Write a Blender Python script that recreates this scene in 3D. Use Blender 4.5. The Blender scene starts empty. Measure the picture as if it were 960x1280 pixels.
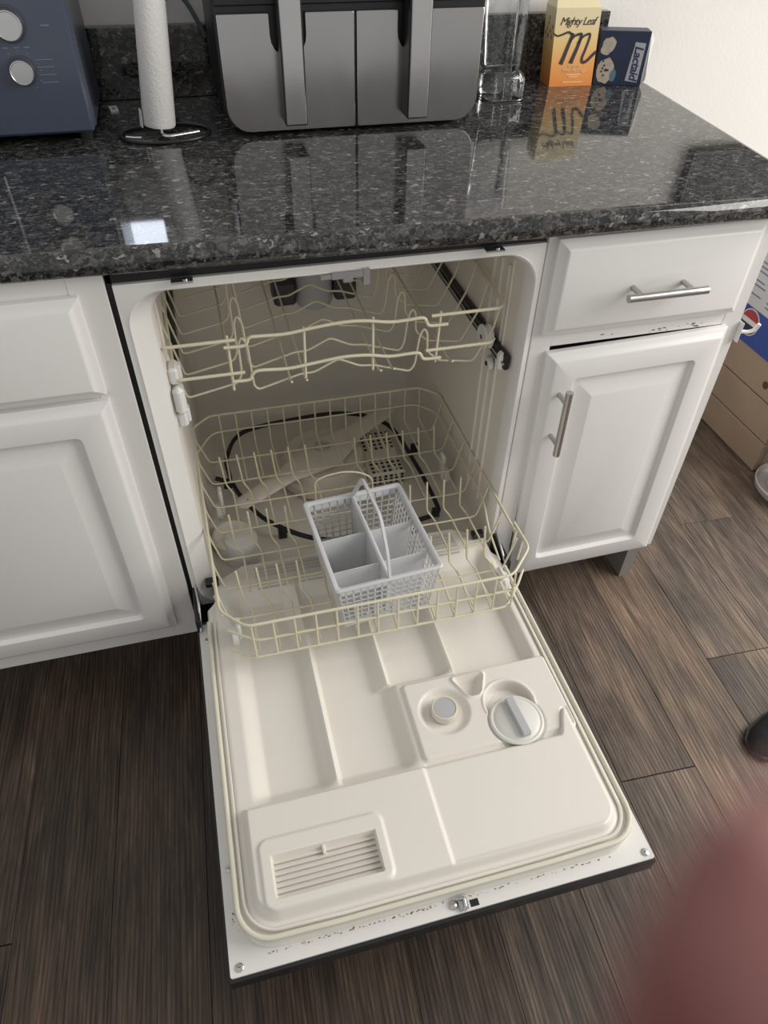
import bpy, math, random
from mathutils import Vector, Matrix, Euler
random.seed(4)
S = bpy.context.scene
COL = S.collection

# ------------------------------------------------------------------ camera, sky, light, exposure
cd = bpy.data.cameras.new('camera'); cam = bpy.data.objects.new('camera', cd); COL.objects.link(cam)
CAM = Vector((-0.1866, -0.9106, 1.2917))
CAMR = Matrix.Rotation(-0.2687, 3, 'Z') @ Matrix.Rotation(0.8031, 3, 'X') @ Matrix.Rotation(0.0208, 3, 'Z')
cam.matrix_world = Matrix.Translation(CAM) @ CAMR.to_4x4()
cd.sensor_fit = 'VERTICAL'; cd.sensor_height = 36.0; cd.lens = 887.3 / 1280 * 36.0
cd.clip_start = 0.004; cd.clip_end = 50
cd.dof.use_dof = True; cd.dof.focus_distance = 1.12; cd.dof.aperture_fstop = 8.3     # a phone lens about 3 mm wide
S.camera = cam

w = bpy.data.worlds.new('room_light'); S.world = w; w.use_nodes = True
bgn = w.node_tree.nodes['Background']
bgn.inputs[0].default_value = (0.98, 0.97, 0.95, 1); bgn.inputs[1].default_value = 0.49

def area(name, loc, target, sx, sy, power, col):
    l = bpy.data.lights.new(name, 'AREA'); l.shape = 'RECTANGLE'; l.size = sx; l.size_y = sy
    l.energy = power; l.color = col
    o = bpy.data.objects.new(name, l); COL.objects.link(o); o.location = loc
    o.rotation_euler = (Vector(target) - Vector(loc)).to_track_quat('-Z', 'Y').to_euler()
    return o
area('window_daylight', (2.3, -0.72, 1.7), (0.2, -0.1, 0.5), 1.9, 1.5, 55, (1.0, 0.965, 0.91))

S.view_settings.view_transform = 'Standard'; S.view_settings.look = 'None'
S.view_settings.gamma = 1.0; S.view_settings.use_curve_mapping = False
S.view_settings.exposure = 0.10

# ------------------------------------------------------------------ materials
def mat(name, col, rough=0.5, metal=0.0, spec=0.5, bump=0.0, bscale=200, var=0.0, vscale=8, coat=0.0, sss=0.0, trans=0.0, emit=None):
    m = bpy.data.materials.new(name); m.use_nodes = True
    nt = m.node_tree; b = nt.nodes['Principled BSDF']
    b.inputs['Base Color'].default_value = (*col, 1); b.inputs['Roughness'].default_value = rough
    b.inputs['Metallic'].default_value = metal; b.inputs['Specular IOR Level'].default_value = spec
    b.inputs['Coat Weight'].default_value = coat; b.inputs['Coat Roughness'].default_value = 0.1
    if sss:
        b.inputs['Subsurface Weight'].default_value = sss; b.inputs['Subsurface Radius'].default_value = (0.008, 0.003, 0.002)
    b.inputs['Transmission Weight'].default_value = trans
    if emit:
        b.inputs['Emission Color'].default_value = (*emit[:3], 1); b.inputs['Emission Strength'].default_value = emit[3]
    tc = nt.nodes.new('ShaderNodeTexCoord')
    n = nt.nodes.new('ShaderNodeTexNoise'); n.inputs['Scale'].default_value = vscale; n.inputs['Detail'].default_value = 5
    nt.links.new(tc.outputs['Object'], n.inputs['Vector'])
    mx = nt.nodes.new('ShaderNodeMix'); mx.data_type = 'RGBA'
    mx.inputs['A'].default_value = (*[c * (1 - var) for c in col], 1); mx.inputs['B'].default_value = (*[min(1, c * (1 + var)) for c in col], 1)
    nt.links.new(n.outputs['Fac'], mx.inputs['Factor']); nt.links.new(mx.outputs['Result'], b.inputs['Base Color'])
    if bump:
        n2 = nt.nodes.new('ShaderNodeTexNoise'); n2.inputs['Scale'].default_value = bscale; n2.inputs['Detail'].default_value = 3
        nt.links.new(tc.outputs['Object'], n2.inputs['Vector'])
        bp = nt.nodes.new('ShaderNodeBump'); bp.inputs['Strength'].default_value = bump; bp.inputs['Distance'].default_value = 0.002
        nt.links.new(n2.outputs['Fac'], bp.inputs['Height']); nt.links.new(bp.outputs['Normal'], b.inputs['Normal'])
    return m

def ramp(nt, stops, interp='LINEAR'):
    r = nt.nodes.new('ShaderNodeValToRGB'); r.color_ramp.interpolation = interp
    e = r.color_ramp.elements
    while len(e) < len(stops): e.new(0.5)
    for el, (p, c) in zip(e, stops): el.position = p; el.color = (*c, 1)
    return r

def granite():
    m = bpy.data.materials.new('granite'); m.use_nodes = True; nt = m.node_tree; b = nt.nodes['Principled BSDF']
    tc = nt.nodes.new('ShaderNodeTexCoord')
    mp = nt.nodes.new('ShaderNodeMapping'); mp.inputs['Rotation'].default_value = (0.4, 0.3, 0.6); mp.inputs['Scale'].default_value = (1, 1.5, 1.2)
    nt.links.new(tc.outputs['Object'], mp.inputs['Vector'])
    ns = nt.nodes.new('ShaderNodeTexNoise'); ns.inputs['Scale'].default_value = 90; nt.links.new(mp.outputs[0], ns.inputs['Vector'])
    ad = nt.nodes.new('ShaderNodeMixRGB'); ad.blend_type = 'LINEAR_LIGHT'; ad.inputs[0].default_value = 0.012
    nt.links.new(mp.outputs[0], ad.inputs[1]); nt.links.new(ns.outputs['Color'], ad.inputs[2])
    cols = []
    for sc, st in ((140, [(0, (.012, .013, .015)), (.36, (.026, .027, .029)), (.55, (.06, .06, .06)), (.74, (.115, .11, .10)), (.90, (.19, .18, .165)), (.975, (.42, .41, .40))]),
                   (300, [(0, (.010, .011, .013)), (.40, (.026, .027, .029)), (.66, (.085, .085, .082)), (.90, (.21, .205, .195))])):
        v = nt.nodes.new('ShaderNodeTexVoronoi'); v.inputs['Scale'].default_value = sc; nt.links.new(ad.outputs[0], v.inputs['Vector'])
        sp = nt.nodes.new('ShaderNodeSeparateColor'); nt.links.new(v.outputs['Color'], sp.inputs[0])
        r = ramp(nt, st, 'CONSTANT'); nt.links.new(sp.outputs[0], r.inputs[0]); cols.append(r)
    mx = nt.nodes.new('ShaderNodeMixRGB'); mx.inputs[0].default_value = 0.42
    nt.links.new(cols[0].outputs[0], mx.inputs[1]); nt.links.new(cols[1].outputs[0], mx.inputs[2])
    nt.links.new(mx.outputs[0], b.inputs['Base Color'])
    b.inputs['Roughness'].default_value = 0.05; b.inputs['IOR'].default_value = 1.6
    return m

def wood_floor():
    m = bpy.data.materials.new('wood_plank'); m.use_nodes = True; nt = m.node_tree; b = nt.nodes['Principled BSDF']
    tc = nt.nodes.new('ShaderNodeTexCoord'); oi = nt.nodes.new('ShaderNodeObjectInfo')
    va = nt.nodes.new('ShaderNodeVectorMath'); va.operation = 'SCALE'; va.inputs['Scale'].default_value = 37.0
    cmb = nt.nodes.new('ShaderNodeCombineXYZ')
    for i in range(3): nt.links.new(oi.outputs['Random'], cmb.inputs[i])
    nt.links.new(cmb.outputs[0], va.inputs[0])
    ad = nt.nodes.new('ShaderNodeVectorMath'); nt.links.new(tc.outputs['Object'], ad.inputs[0]); nt.links.new(va.outputs[0], ad.inputs[1])
    def noise(sc, scale, det=5, rough=.55, dist=0):
        mp = nt.nodes.new('ShaderNodeMapping'); mp.inputs['Scale'].default_value = sc; nt.links.new(ad.outputs[0], mp.inputs['Vector'])
        n = nt.nodes.new('ShaderNodeTexNoise'); n.inputs['Scale'].default_value = scale; n.inputs['Detail'].default_value = det
        n.inputs['Roughness'].default_value = rough; n.inputs['Distortion'].default_value = dist
        nt.links.new(mp.outputs[0], n.inputs['Vector']); return n
    grain = noise((1, .028, 1), 250, 5, .7, .7); fig = noise((1, .14, 1), 24, 5, .6, 2.0); blot = noise((1, .4, 1), 8, 4)
    mpw = nt.nodes.new('ShaderNodeMapping'); mpw.inputs['Scale'].default_value = (1, .10, 1); nt.links.new(ad.outputs[0], mpw.inputs['Vector'])
    wv = nt.nodes.new('ShaderNodeTexWave'); wv.wave_type = 'BANDS'; wv.bands_direction = 'X'; wv.inputs['Scale'].default_value = 42
    wv.inputs['Distortion'].default_value = 9; wv.inputs['Detail'].default_value = 3; wv.inputs['Detail Scale'].default_value = .55; nt.links.new(mpw.outputs[0], wv.inputs['Vector'])
    r1 = ramp(nt, [(.30, (.38, .37, .37)), (.48, (.85, .85, .85)), (.70, (1.6, 1.55, 1.5))]); nt.links.new(grain.outputs['Fac'], r1.inputs[0])
    r2 = ramp(nt, [(.34, (.66, .65, .66)), (.5, (.97, .97, .97)), (.68, (1.4, 1.34, 1.27))]); nt.links.new(fig.outputs['Fac'], r2.inputs[0])
    r3 = ramp(nt, [(.3, (.66, .68, .72)), (.7, (1.5, 1.4, 1.27))]); nt.links.new(blot.outputs['Fac'], r3.inputs[0])
    r4 = ramp(nt, [(.0, (.62, .60, .60)), (.25, (.95, .95, .95)), (1, (1.15, 1.14, 1.12))]); nt.links.new(wv.outputs['Fac'], r4.inputs[0])
    cur = oi.outputs['Color']
    for r in (r1, r2, r3, r4):
        mm = nt.nodes.new('ShaderNodeMixRGB'); mm.blend_type = 'MULTIPLY'; mm.inputs[0].default_value = 1
        nt.links.new(cur, mm.inputs[1]); nt.links.new(r.outputs[0], mm.inputs[2]); cur = mm.outputs[0]
    nt.links.new(cur, b.inputs['Base Color'])
    b.inputs['Roughness'].default_value = 0.42; b.inputs['Specular IOR Level'].default_value = 0.35
    bp = nt.nodes.new('ShaderNodeBump'); bp.inputs['Strength'].default_value = 0.35; bp.inputs['Distance'].default_value = 0.001
    nt.links.new(grain.outputs['Fac'], bp.inputs['Height']); nt.links.new(bp.outputs['Normal'], b.inputs['Normal'])
    return m

def steel(name, col, rough, axis):
    m = mat(name, col, rough, 1.0); nt = m.node_tree; b = nt.nodes['Principled BSDF']
    tc = nt.nodes.new('ShaderNodeTexCoord'); mp = nt.nodes.new('ShaderNodeMapping'); mp.inputs['Scale'].default_value = axis
    nt.links.new(tc.outputs['Object'], mp.inputs['Vector'])
    n = nt.nodes.new('ShaderNodeTexNoise'); n.inputs['Scale'].default_value = 900; n.inputs['Detail'].default_value = 2; nt.links.new(mp.outputs[0], n.inputs['Vector'])
    mp2 = nt.nodes.new('ShaderNodeMapping'); mp2.inputs['Scale'].default_value = (1, 1, .25); nt.links.new(tc.outputs['Object'], mp2.inputs['Vector'])
    n2 = nt.nodes.new('ShaderNodeTexNoise'); n2.inputs['Scale'].default_value = 16; n2.inputs['Detail'].default_value = 1; nt.links.new(mp2.outputs[0], n2.inputs['Vector'])
    b1 = nt.nodes.new('ShaderNodeBump'); b1.inputs['Strength'].default_value = 0.05; b1.inputs['Distance'].default_value = 0.001
    nt.links.new(n.outputs['Fac'], b1.inputs['Height'])
    b2 = nt.nodes.new('ShaderNodeBump'); b2.inputs['Strength'].default_value = 0.5; b2.inputs['Distance'].default_value = 0.006
    nt.links.new(n2.outputs['Fac'], b2.inputs['Height']); nt.links.new(b1.outputs['Normal'], b2.inputs['Normal'])
    nt.links.new(b2.outputs['Normal'], b.inputs['Normal'])
    return m

def clear_plastic():
    m = bpy.data.materials.new('clear_plastic'); m.use_nodes = True; nt = m.node_tree
    nt.nodes.remove(nt.nodes['Principled BSDF']); out = nt.nodes['Material Output']
    t = nt.nodes.new('ShaderNodeBsdfTransparent'); t.inputs[0].default_value = (.90, .915, .92, 1)
    g = nt.nodes.new('ShaderNodeBsdfGlossy'); g.inputs['Roughness'].default_value = 0.06
    tc = nt.nodes.new('ShaderNodeTexCoord'); n = nt.nodes.new('ShaderNodeTexNoise'); n.inputs['Scale'].default_value = 40; nt.links.new(tc.outputs['Object'], n.inputs['Vector'])
    bp = nt.nodes.new('ShaderNodeBump'); bp.inputs['Strength'].default_value = .25; bp.inputs['Distance'].default_value = .004
    nt.links.new(n.outputs['Fac'], bp.inputs['Height']); nt.links.new(bp.outputs[0], g.inputs['Normal'])
    lw = nt.nodes.new('ShaderNodeFresnel'); lw.inputs['IOR'].default_value = 1.5; nt.links.new(bp.outputs[0], lw.inputs['Normal'])
    mth = nt.nodes.new('ShaderNodeMath'); mth.operation = 'ADD'; mth.inputs[1].default_value = .07; nt.links.new(lw.outputs[0], mth.inputs[0])
    mx = nt.nodes.new('ShaderNodeMixShader'); nt.links.new(mth.outputs[0], mx.inputs[0]); nt.links.new(t.outputs[0], mx.inputs[1]); nt.links.new(g.outputs[0], mx.inputs[2])
    nt.links.new(mx.outputs[0], out.inputs[0]); return m

def grad_mat(name, stops, rough=.45, axis=2):
    m = mat(name, (.5, .5, .5), rough); nt = m.node_tree; b = nt.nodes['Principled BSDF']
    tc = nt.nodes.new('ShaderNodeTexCoord'); sp = nt.nodes.new('ShaderNodeSeparateXYZ'); nt.links.new(tc.outputs['Object'], sp.inputs[0])
    mr = nt.nodes.new('ShaderNodeMapRange'); mr.inputs['From Max'].default_value = .14; nt.links.new(sp.outputs[axis], mr.inputs[0])
    r = ramp(nt, stops); nt.links.new(mr.outputs[0], r.inputs[0]); nt.links.new(r.outputs[0], b.inputs['Base Color']); return m

def dots_mat(name, col, hole, sc):      # fine punched mesh, too small to pick apart
    m = mat(name, col, .45); nt = m.node_tree; b = nt.nodes['Principled BSDF']
    tc = nt.nodes.new('ShaderNodeTexCoord'); v = nt.nodes.new('ShaderNodeTexVoronoi'); v.inputs['Scale'].default_value = sc
    v.inputs['Randomness'].default_value = 0; nt.links.new(tc.outputs['Object'], v.inputs['Vector'])
    r = ramp(nt, [(.30, hole), (.40, col)]); nt.links.new(v.outputs['Distance'], r.inputs[0]); nt.links.new(r.outputs[0], b.inputs['Base Color']); return m

M = {}
M['granite'] = granite()
M['plank'] = wood_floor()
M['subfloor'] = mat('subfloor', (.02, .016, .014), .9)
M['wall'] = mat('wall_paint', (.77, .75, .72), .75, bump=.25, bscale=160, var=.015)
M['paint'] = mat('cabinet_paint', (.80, .785, .77), .38, bump=.05, bscale=90, var=.02, vscale=5)
M['paint_worn'] = mat('cabinet_frame_paint', (.77, .75, .73), .42, bump=.06, bscale=90, var=.04, vscale=6)
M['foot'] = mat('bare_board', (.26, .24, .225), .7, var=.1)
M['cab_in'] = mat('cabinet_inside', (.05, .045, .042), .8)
M['enamel'] = mat('white_enamel', (.80, .785, .76), .3, var=.02)
M['tub'] = mat('tub_plastic', (.76, .72, .65), .42, var=.04, vscale=4)
M['liner'] = mat('liner_plastic', (.80, .765, .70), .36, var=.025, vscale=7)
M['gasket'] = mat('gasket_rubber', (.72, .70, .58), .5, var=.06, vscale=14)
M['mesh'] = dots_mat('filter_mesh', (.66, .64, .60), (.30, .285, .26), 330)
M['black'] = mat('black_plastic', (.012, .012, .014), .35, var=.1)
M['blackgloss'] = mat('black_door_panel', (.014, .015, .018), .25)
M['lid'] = mat('lid_plastic', (.72, .71, .67), .4, var=.03)
M['wire'] = mat('vinyl_wire', (.72, .67, .50), .4, var=.08, vscale=20)
M['basket'] = mat('grey_basket_plastic', (.68, .69, .71), .4, var=.03)
M['white_plastic'] = mat('white_plastic', (.78, .77, .75), .35, var=.03)
M['grey_plastic'] = mat('grey_plastic', (.48, .485, .50), .4, var=.03)
M['arm'] = mat('spray_arm_plastic', (.72, .67, .58), .42, var=.03)
M['heater'] = mat('heating_element', (.022, .023, .026), .4, metal=.3)
M['chrome'] = mat('chrome', (.62, .62, .62), .22, metal=1.0)
M['nickel'] = steel('brushed_nickel', (.50, .49, .48), .3, (1, 1, .02))
M['zinc'] = mat('zinc_plate', (.55, .56, .57), .35, metal=1.0, var=.15, vscale=60)
M['rust'] = mat('rust_stain', (.20, .09, .035), .8, var=.4, vscale=90)
M['grime'] = mat('grime', (.17, .13, .10), .85, var=.3, vscale=60)
M['steel'] = steel('dark_stainless', (.46, .45, .44), .22, (1, 1, .015))
M['steel_bar'] = steel('handle_stainless', (.58, .57, .56), .22, (.02, 1, 1))
M['frybody'] = mat('air_fryer_black', (.014, .014, .016), .3)
M['oven'] = mat('oven_hazed_glass', (.06, .075, .115), .2, coat=.3)  # black front lifted to blue-grey: lens haze put into the colour
M['oven_side'] = mat('oven_side', (.05, .056, .075), .3)
M['knob'] = mat('knob_metal', (.66, .66, .67), .28, metal=1.0)
M['print_grey'] = mat('printed_grey', (.16, .19, .26), .5)
M['paper'] = mat('paper_towel', (.80, .785, .77), .9, bump=.6, bscale=260, var=.02)
M['card'] = mat('cardboard_core', (.45, .36, .26), .9)
M['clear'] = clear_plastic()
M['tea'] = grad_mat('tea_carton_print', [(0, (.80, .27, .06)), (.22, (.85, .36, .10)), (.55, (.82, .58, .25)), (.8, (.80, .68, .42)), (1, (.80, .70, .46))])
M['ink'] = mat('dark_ink', (.045, .035, .035), .5)
M['cream_ink'] = mat('cream_ink', (.86, .62, .36), .5)
M['navy'] = mat('navy_print', (.018, .027, .062), .4, var=.3, vscale=18)
M['cookie'] = mat('ice_cream_print', (.46, .40, .32), .5, var=.25, vscale=120)
M['label'] = mat('silver_label', (.38, .38, .40), .4)
M['navy_ink'] = mat('navy_ink', (.02, .03, .10), .5)
M['teal'] = mat('teal_print', (.10, .19, .23), .5)
M['carton_white'] = mat('white_carton', (.78, .77, .76), .55)
M['soda_white'] = mat('soda_carton_white', (.62, .62, .64), .45)
M['soda_blue'] = mat('soda_carton_blue', (.03, .075, .33), .4, var=.1)
M['red'] = mat('red_print', (.42, .04, .05), .4)
M['soda_dark'] = mat('soda_dark_blue', (.015, .025, .06), .4)
M['pine'] = mat('pine_board', (.40, .30, .22), .65, var=.25, vscale=6)
M['knot'] = mat('knot', (.10, .05, .03), .7)
M['shoe'] = mat('black_fabric', (.012, .012, .014), .85, bump=.5, bscale=400)
M['sole'] = mat('black_rubber', (.02, .02, .022), .7)
M['ceramic'] = mat('ceramic', (.56, .53, .51), .3)
M['cord'] = mat('cord_grey', (.10, .11, .13), .5)
M['skin'] = mat('skin', (.235, .08, .076), .5, bump=.15, bscale=700, var=.08, vscale=60, sss=.25)  # darker than the skin itself: the fingertip's shade is put into the base colour
M['nail'] = mat('nail', (.36, .15, .14), .3)
M['lit'] = mat('lit_diffuser', (.9, .92, 1), .5, emit=(.80, .87, 1.0, 5.0))
M['board'] = mat('dark_board', (.03, .032, .036), .6)

# ------------------------------------------------------------------ geometry helpers
OFF = {}
class G:
    def __init__(s): s.V = []; s.F = []
    def add(s, V, F):
        k = len(s.V); s.V += [tuple(v) for v in V]; s.F += [tuple(i + k for i in f) for f in F]; return s
    def box(s, x0, x1, y0, y1, z0, z1, b=0.0, R=None):
        if b <= 0:
            V = [(x, y, z) for z in (z0, z1) for y in (y0, y1) for x in (x0, x1)]
            F = [(0, 2, 3, 1), (4, 5, 7, 6), (0, 1, 5, 4), (2, 6, 7, 3), (0, 4, 6, 2), (1, 3, 7, 5)]
        else:
            V = []; F = []
            L = []
            for z, i in ((z0, b), (z0 + b, 0), (z1 - b, 0), (z1, b)):
                c = b if i == 0 else b
                q = [(x0 + i, y0 + i + (c if not i else 0)), (x0 + i + (c if not i else 0), y0 + i)]
                if i: L.append([(x0 + b, y0 + b, z), (x0 + b, y0 + b, z), (x1 - b, y0 + b, z), (x1 - b, y0 + b, z), (x1 - b, y1 - b, z), (x1 - b, y1 - b, z), (x0 + b, y1 - b, z), (x0 + b, y1 - b, z)])
                else: L.append([(x0, y0 + b, z), (x0 + b, y0, z), (x1 - b, y0, z), (x1, y0 + b, z), (x1, y1 - b, z), (x1 - b, y1, z), (x0 + b, y1, z), (x0, y1 - b, z)])
            return s.loft(L, True, True, R=R)
        if R: V = [tuple(R @ Vector(v)) for v in V]
        return s.add(V, F)
    def loft(s, loops, cap0=False, cap1=False, closed=True, R=None):
        n = len(loops[0]); V = [p for L in loops for p in L]; F = []
        if R: V = [tuple(R @ Vector(v)) for v in V]
        for i in range(len(loops) - 1):
            for j in range(n if closed else n - 1):
                a = i * n + j; b = i * n + (j + 1) % n
                F.append((a, b, b + n, a + n))
        if cap0: F.append(tuple(range(n - 1, -1, -1)))
        if cap1: F.append(tuple(range((len(loops) - 1) * n, len(loops) * n)))
        return s.add(V, F)
    def tube(s, pts, r, n=6, closed=False):
        P = [Vector(p) for p in pts]; m = len(P)
        T = []
        for i in range(m):
            a = P[(i - 1) % m] if (closed or i > 0) else P[i]; b = P[(i + 1) % m] if (closed or i < m - 1) else P[i]
            T.append((b - a).normalized())
        u = T[0].orthogonal().normalized(); loops = []
        for i in range(m):
            if i: u = (T[i - 1].rotation_difference(T[i]) @ u)
            u = (u - T[i] * u.dot(T[i])).normalized(); v = T[i].cross(u)
            rr = r[i] if isinstance(r, (list, tuple)) else r
            loops.append([tuple(P[i] + (u * math.cos(t) + v * math.sin(t)) * rr) for t in [2 * math.pi * k / n for k in range(n)]])
        if closed:
            loops.append(loops[0]); return s.loft(loops)
        return s.loft(loops, True, True)
    def lathe(s, prof, c=(0, 0, 0), n=24, axis='z', cap=True):
        loops = []
        for r, h in prof:
            L = []
            for k in range(n):
                a = 2 * math.pi * k / n; p = (r * math.cos(a), r * math.sin(a), h)
                if axis == 'y': p = (p[0], -p[2], p[1])
                if axis == 'x': p = (p[2], p[0], p[1])
                L.append((p[0] + c[0], p[1] + c[1], p[2] + c[2]))
            loops.append(L)
        return s.loft(loops, cap, cap)
    def build(s, name, m, parent=None, smooth=None, kind=None, rot=None):
        me = bpy.data.meshes.new(name)
        off = OFF.get(parent, Vector((0, 0, 0)))
        me.from_pydata([(v[0] - off[0], v[1] - off[1], v[2] - off[2]) for v in s.V], [], s.F)
        if isinstance(m, str): m = M[m]
        me.materials.append(m)
        if smooth is not None:
            for p in me.polygons: p.use_smooth = True
            if smooth < 179: me.set_sharp_from_angle(angle=math.radians(smooth))
        me.update()
        o = bpy.data.objects.new(name, me); COL.objects.link(o)
        if parent is not None: o.parent = parent; OFF[o] = off
        if kind: o['kind'] = kind
        return o

def thing(name, label, cat, loc=(0, 0, 0), group=None, local=False, rot=(0, 0, 0)):
    o = bpy.data.objects.new(name, None); COL.objects.link(o); o.location = loc; o.rotation_euler = rot
    o.empty_display_size = .02
    o['label'] = label; o['category'] = cat
    if group: o['group'] = group
    OFF[o] = Vector((0, 0, 0)) if local else Vector(loc)
    return o
def rr(x0, x1, y0, y1, r, n=5):
    P = []
    for cx, cy, a0 in ((x1 - r, y0 + r, -90), (x1 - r, y1 - r, 0), (x0 + r, y1 - r, 90), (x0 + r, y0 + r, 180)):
        for k in range(n + 1):
            a = math.radians(a0 + 90 * k / n); P.append((cx + r * math.cos(a), cy + r * math.sin(a)))
    return P
def fillet(pts, r, n=3, closed=False):
    P = [Vector(p) for p in pts]; out = []; m = len(P)
    for i in range(m):
        if not closed and i in (0, m - 1): out.append(P[i]); continue
        a, b, c = P[(i - 1) % m], P[i], P[(i + 1) % m]
        l = min(r, (a - b).length * .45, (c - b).length * .45)
        p, q = b + (a - b).normalized() * l, b + (c - b).normalized() * l
        for k in range(n + 1):
            t = k / n; out.append(p * (1 - t) ** 2 + b * 2 * t * (1 - t) + q * t * t)
    return out
def curve(pts, n=6):                     # Catmull-Rom through points
    P = [Vector(p) for p in pts]; P = [P[0] * 2 - P[1]] + P + [P[-1] * 2 - P[-2]]; out = []
    for i in range(1, len(P) - 2):
        for k in range(n):
            t = k / n; a, b, c, d = P[i - 1:i + 3]
            out.append(.5 * ((2 * b) + (c - a) * t + (2 * a - 5 * b + 4 * c - d) * t * t + (3 * b - a - 3 * c + d) * t ** 3))
    out.append(P[-2]); return out
def ss(t):
    t = max(0.0, min(1.0, t)); return t * t * (3 - 2 * t)

# ------------------------------------------------------------------ setting: floor planks, walls
floor = G().box(-3.0, 4.0, -2.2, 0.672, -0.03, -0.0085).build('floor', 'subfloor'); floor['kind'] = 'structure'
PW = 0.154; PL = 1.22; YAW = -0.04
def plank_mesh(L):
    g = G(); g.box(-PW / 2 + .0004, PW / 2 - .0004, -L / 2 + .0004, L / 2 - .0004, -0.0085, 0, .0008)
    me = bpy.data.meshes.new('plank'); me.from_pydata(g.V, [], g.F); me.materials.append(M['plank']); return me
pm = plank_mesh(PL)
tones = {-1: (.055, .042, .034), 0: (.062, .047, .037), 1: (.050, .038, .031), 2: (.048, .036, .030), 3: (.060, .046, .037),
         4: (.066, .052, .043), 5: (.072, .058, .049), 6: (.078, .063, .054), 7: (.105, .084, .071), 8: (.135, .104, .082), 9: (.118, .098, .084), 10: (.112, .092, .078), 11: (.12, .097, .08)}  # rows lighten rightward: plank tone plus light from the right put into colour
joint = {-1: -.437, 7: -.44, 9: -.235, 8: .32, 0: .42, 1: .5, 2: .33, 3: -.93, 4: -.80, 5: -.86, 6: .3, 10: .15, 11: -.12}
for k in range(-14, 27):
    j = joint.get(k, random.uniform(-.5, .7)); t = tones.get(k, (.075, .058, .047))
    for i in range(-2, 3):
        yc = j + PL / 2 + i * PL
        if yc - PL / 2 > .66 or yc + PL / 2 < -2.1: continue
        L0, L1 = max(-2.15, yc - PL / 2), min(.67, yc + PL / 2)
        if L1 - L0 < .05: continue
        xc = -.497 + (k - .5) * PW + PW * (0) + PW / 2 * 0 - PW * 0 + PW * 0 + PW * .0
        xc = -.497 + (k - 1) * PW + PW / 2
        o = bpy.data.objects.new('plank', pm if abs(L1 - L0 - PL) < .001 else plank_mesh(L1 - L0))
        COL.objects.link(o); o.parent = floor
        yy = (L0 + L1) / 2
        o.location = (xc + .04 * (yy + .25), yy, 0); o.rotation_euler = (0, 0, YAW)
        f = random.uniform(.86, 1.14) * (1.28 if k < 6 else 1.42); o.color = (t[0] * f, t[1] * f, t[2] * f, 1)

WY = 0.672
wall = G().box(-3.2, 4.2, WY, WY + .1, 0, 2.6).build('wall_back', 'wall'); wall['kind'] = 'structure'

# ------------------------------------------------------------------ base cabinets
def front_panel(g, x0, x1, z0, z1, prof, y0=0.0):
    """concentric loops: (inset, forward, corner radius)"""
    loops = []
    for ins, fw, r in prof:
        loops.append([(x, y0 - fw, z) for x, z in rr(x0 + ins, x1 - ins, z0 + ins, z1 - ins, max(r, .0004), 4)])
    return g.loft(loops, True, True)
DRAWER = [(0, .0, .001), (0, .009, .001), (.002, .0105, .001), (.006, .012, .001), (.011, .0165, .001), (.0125, .0185, .001), (.0155, .02, .001)]
DOOR = [(0, .0, .001), (0, .009, .001), (.002, .0105, .001), (.006, .012, .001), (.011, .0165, .001), (.0125, .0185, .001), (.0155, .02, .001),
        (.050, .02, .010), (.0515, .0185, .010), (.0555, .0125, .009), (.060, .0115, .008), (.068, .0125, .004), (.090, .0185, .001), (.0925, .0195, .001)]
def bar_pull(par, p0, p1, posts, y):
    h = thing_part = G().tube([Vector(p0), Vector(p0).lerp(Vector(p1), .5), Vector(p1)], .0064, 14).build('handle', 'nickel', par, 40)
    for q in posts:
        G().tube([(q[0], y + .001, q[2]), (q[0], (y + q[1]) / 2, q[2]), (q[0], q[1] + .002, q[2])], .0044, 10).build('handle_post', 'nickel', h, 40)

# left cabinet
cl = thing('base_cabinet', 'white base cabinet with drawer and raised-panel door, left of the dishwasher', 'cabinet', (-.60, .3, 0))
g = G(); zb, zt, xl, xr = .137, .884, -.88, -.311
g.box(xl, xr, .02, .60, zb, zt).build('carcass', 'paint_worn', cl)
g = G()
for b in ((xr - .046, xr, zb, zt), (xl, xl + .046, zb, zt)): g.box(b[0], b[1], 0, .0199, b[2], b[3], .001)
for b in ((zb, .19), (.69, .722), (.845, zt)): g.box(xl + .046, xr - .046, 0.0005, .0199, b[0], b[1], .0006)
g.build('face_frame', 'paint_worn', cl)
G().box(xl, xr, .125, .60, 0.0, zb).build('toe_kick', 'paint_worn', cl)
G().box(xl, xr, .02, .125, zb - .004, zb).build('bottom', 'paint_worn', cl)
d = front_panel(G(), xl + .034, -.3455, .711, .858, DRAWER).build('drawer', 'paint', cl, 30)
d = front_panel(G(), xl + .034, -.3455, .178, .702, DOOR).build('door', 'paint', cl, 30)
bar_pull(d, (-.80, -.05, .50), (-.80, -.05, .63), [(-.80, -.05, .517), (-.80, -.05, .613)], -.02)
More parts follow.
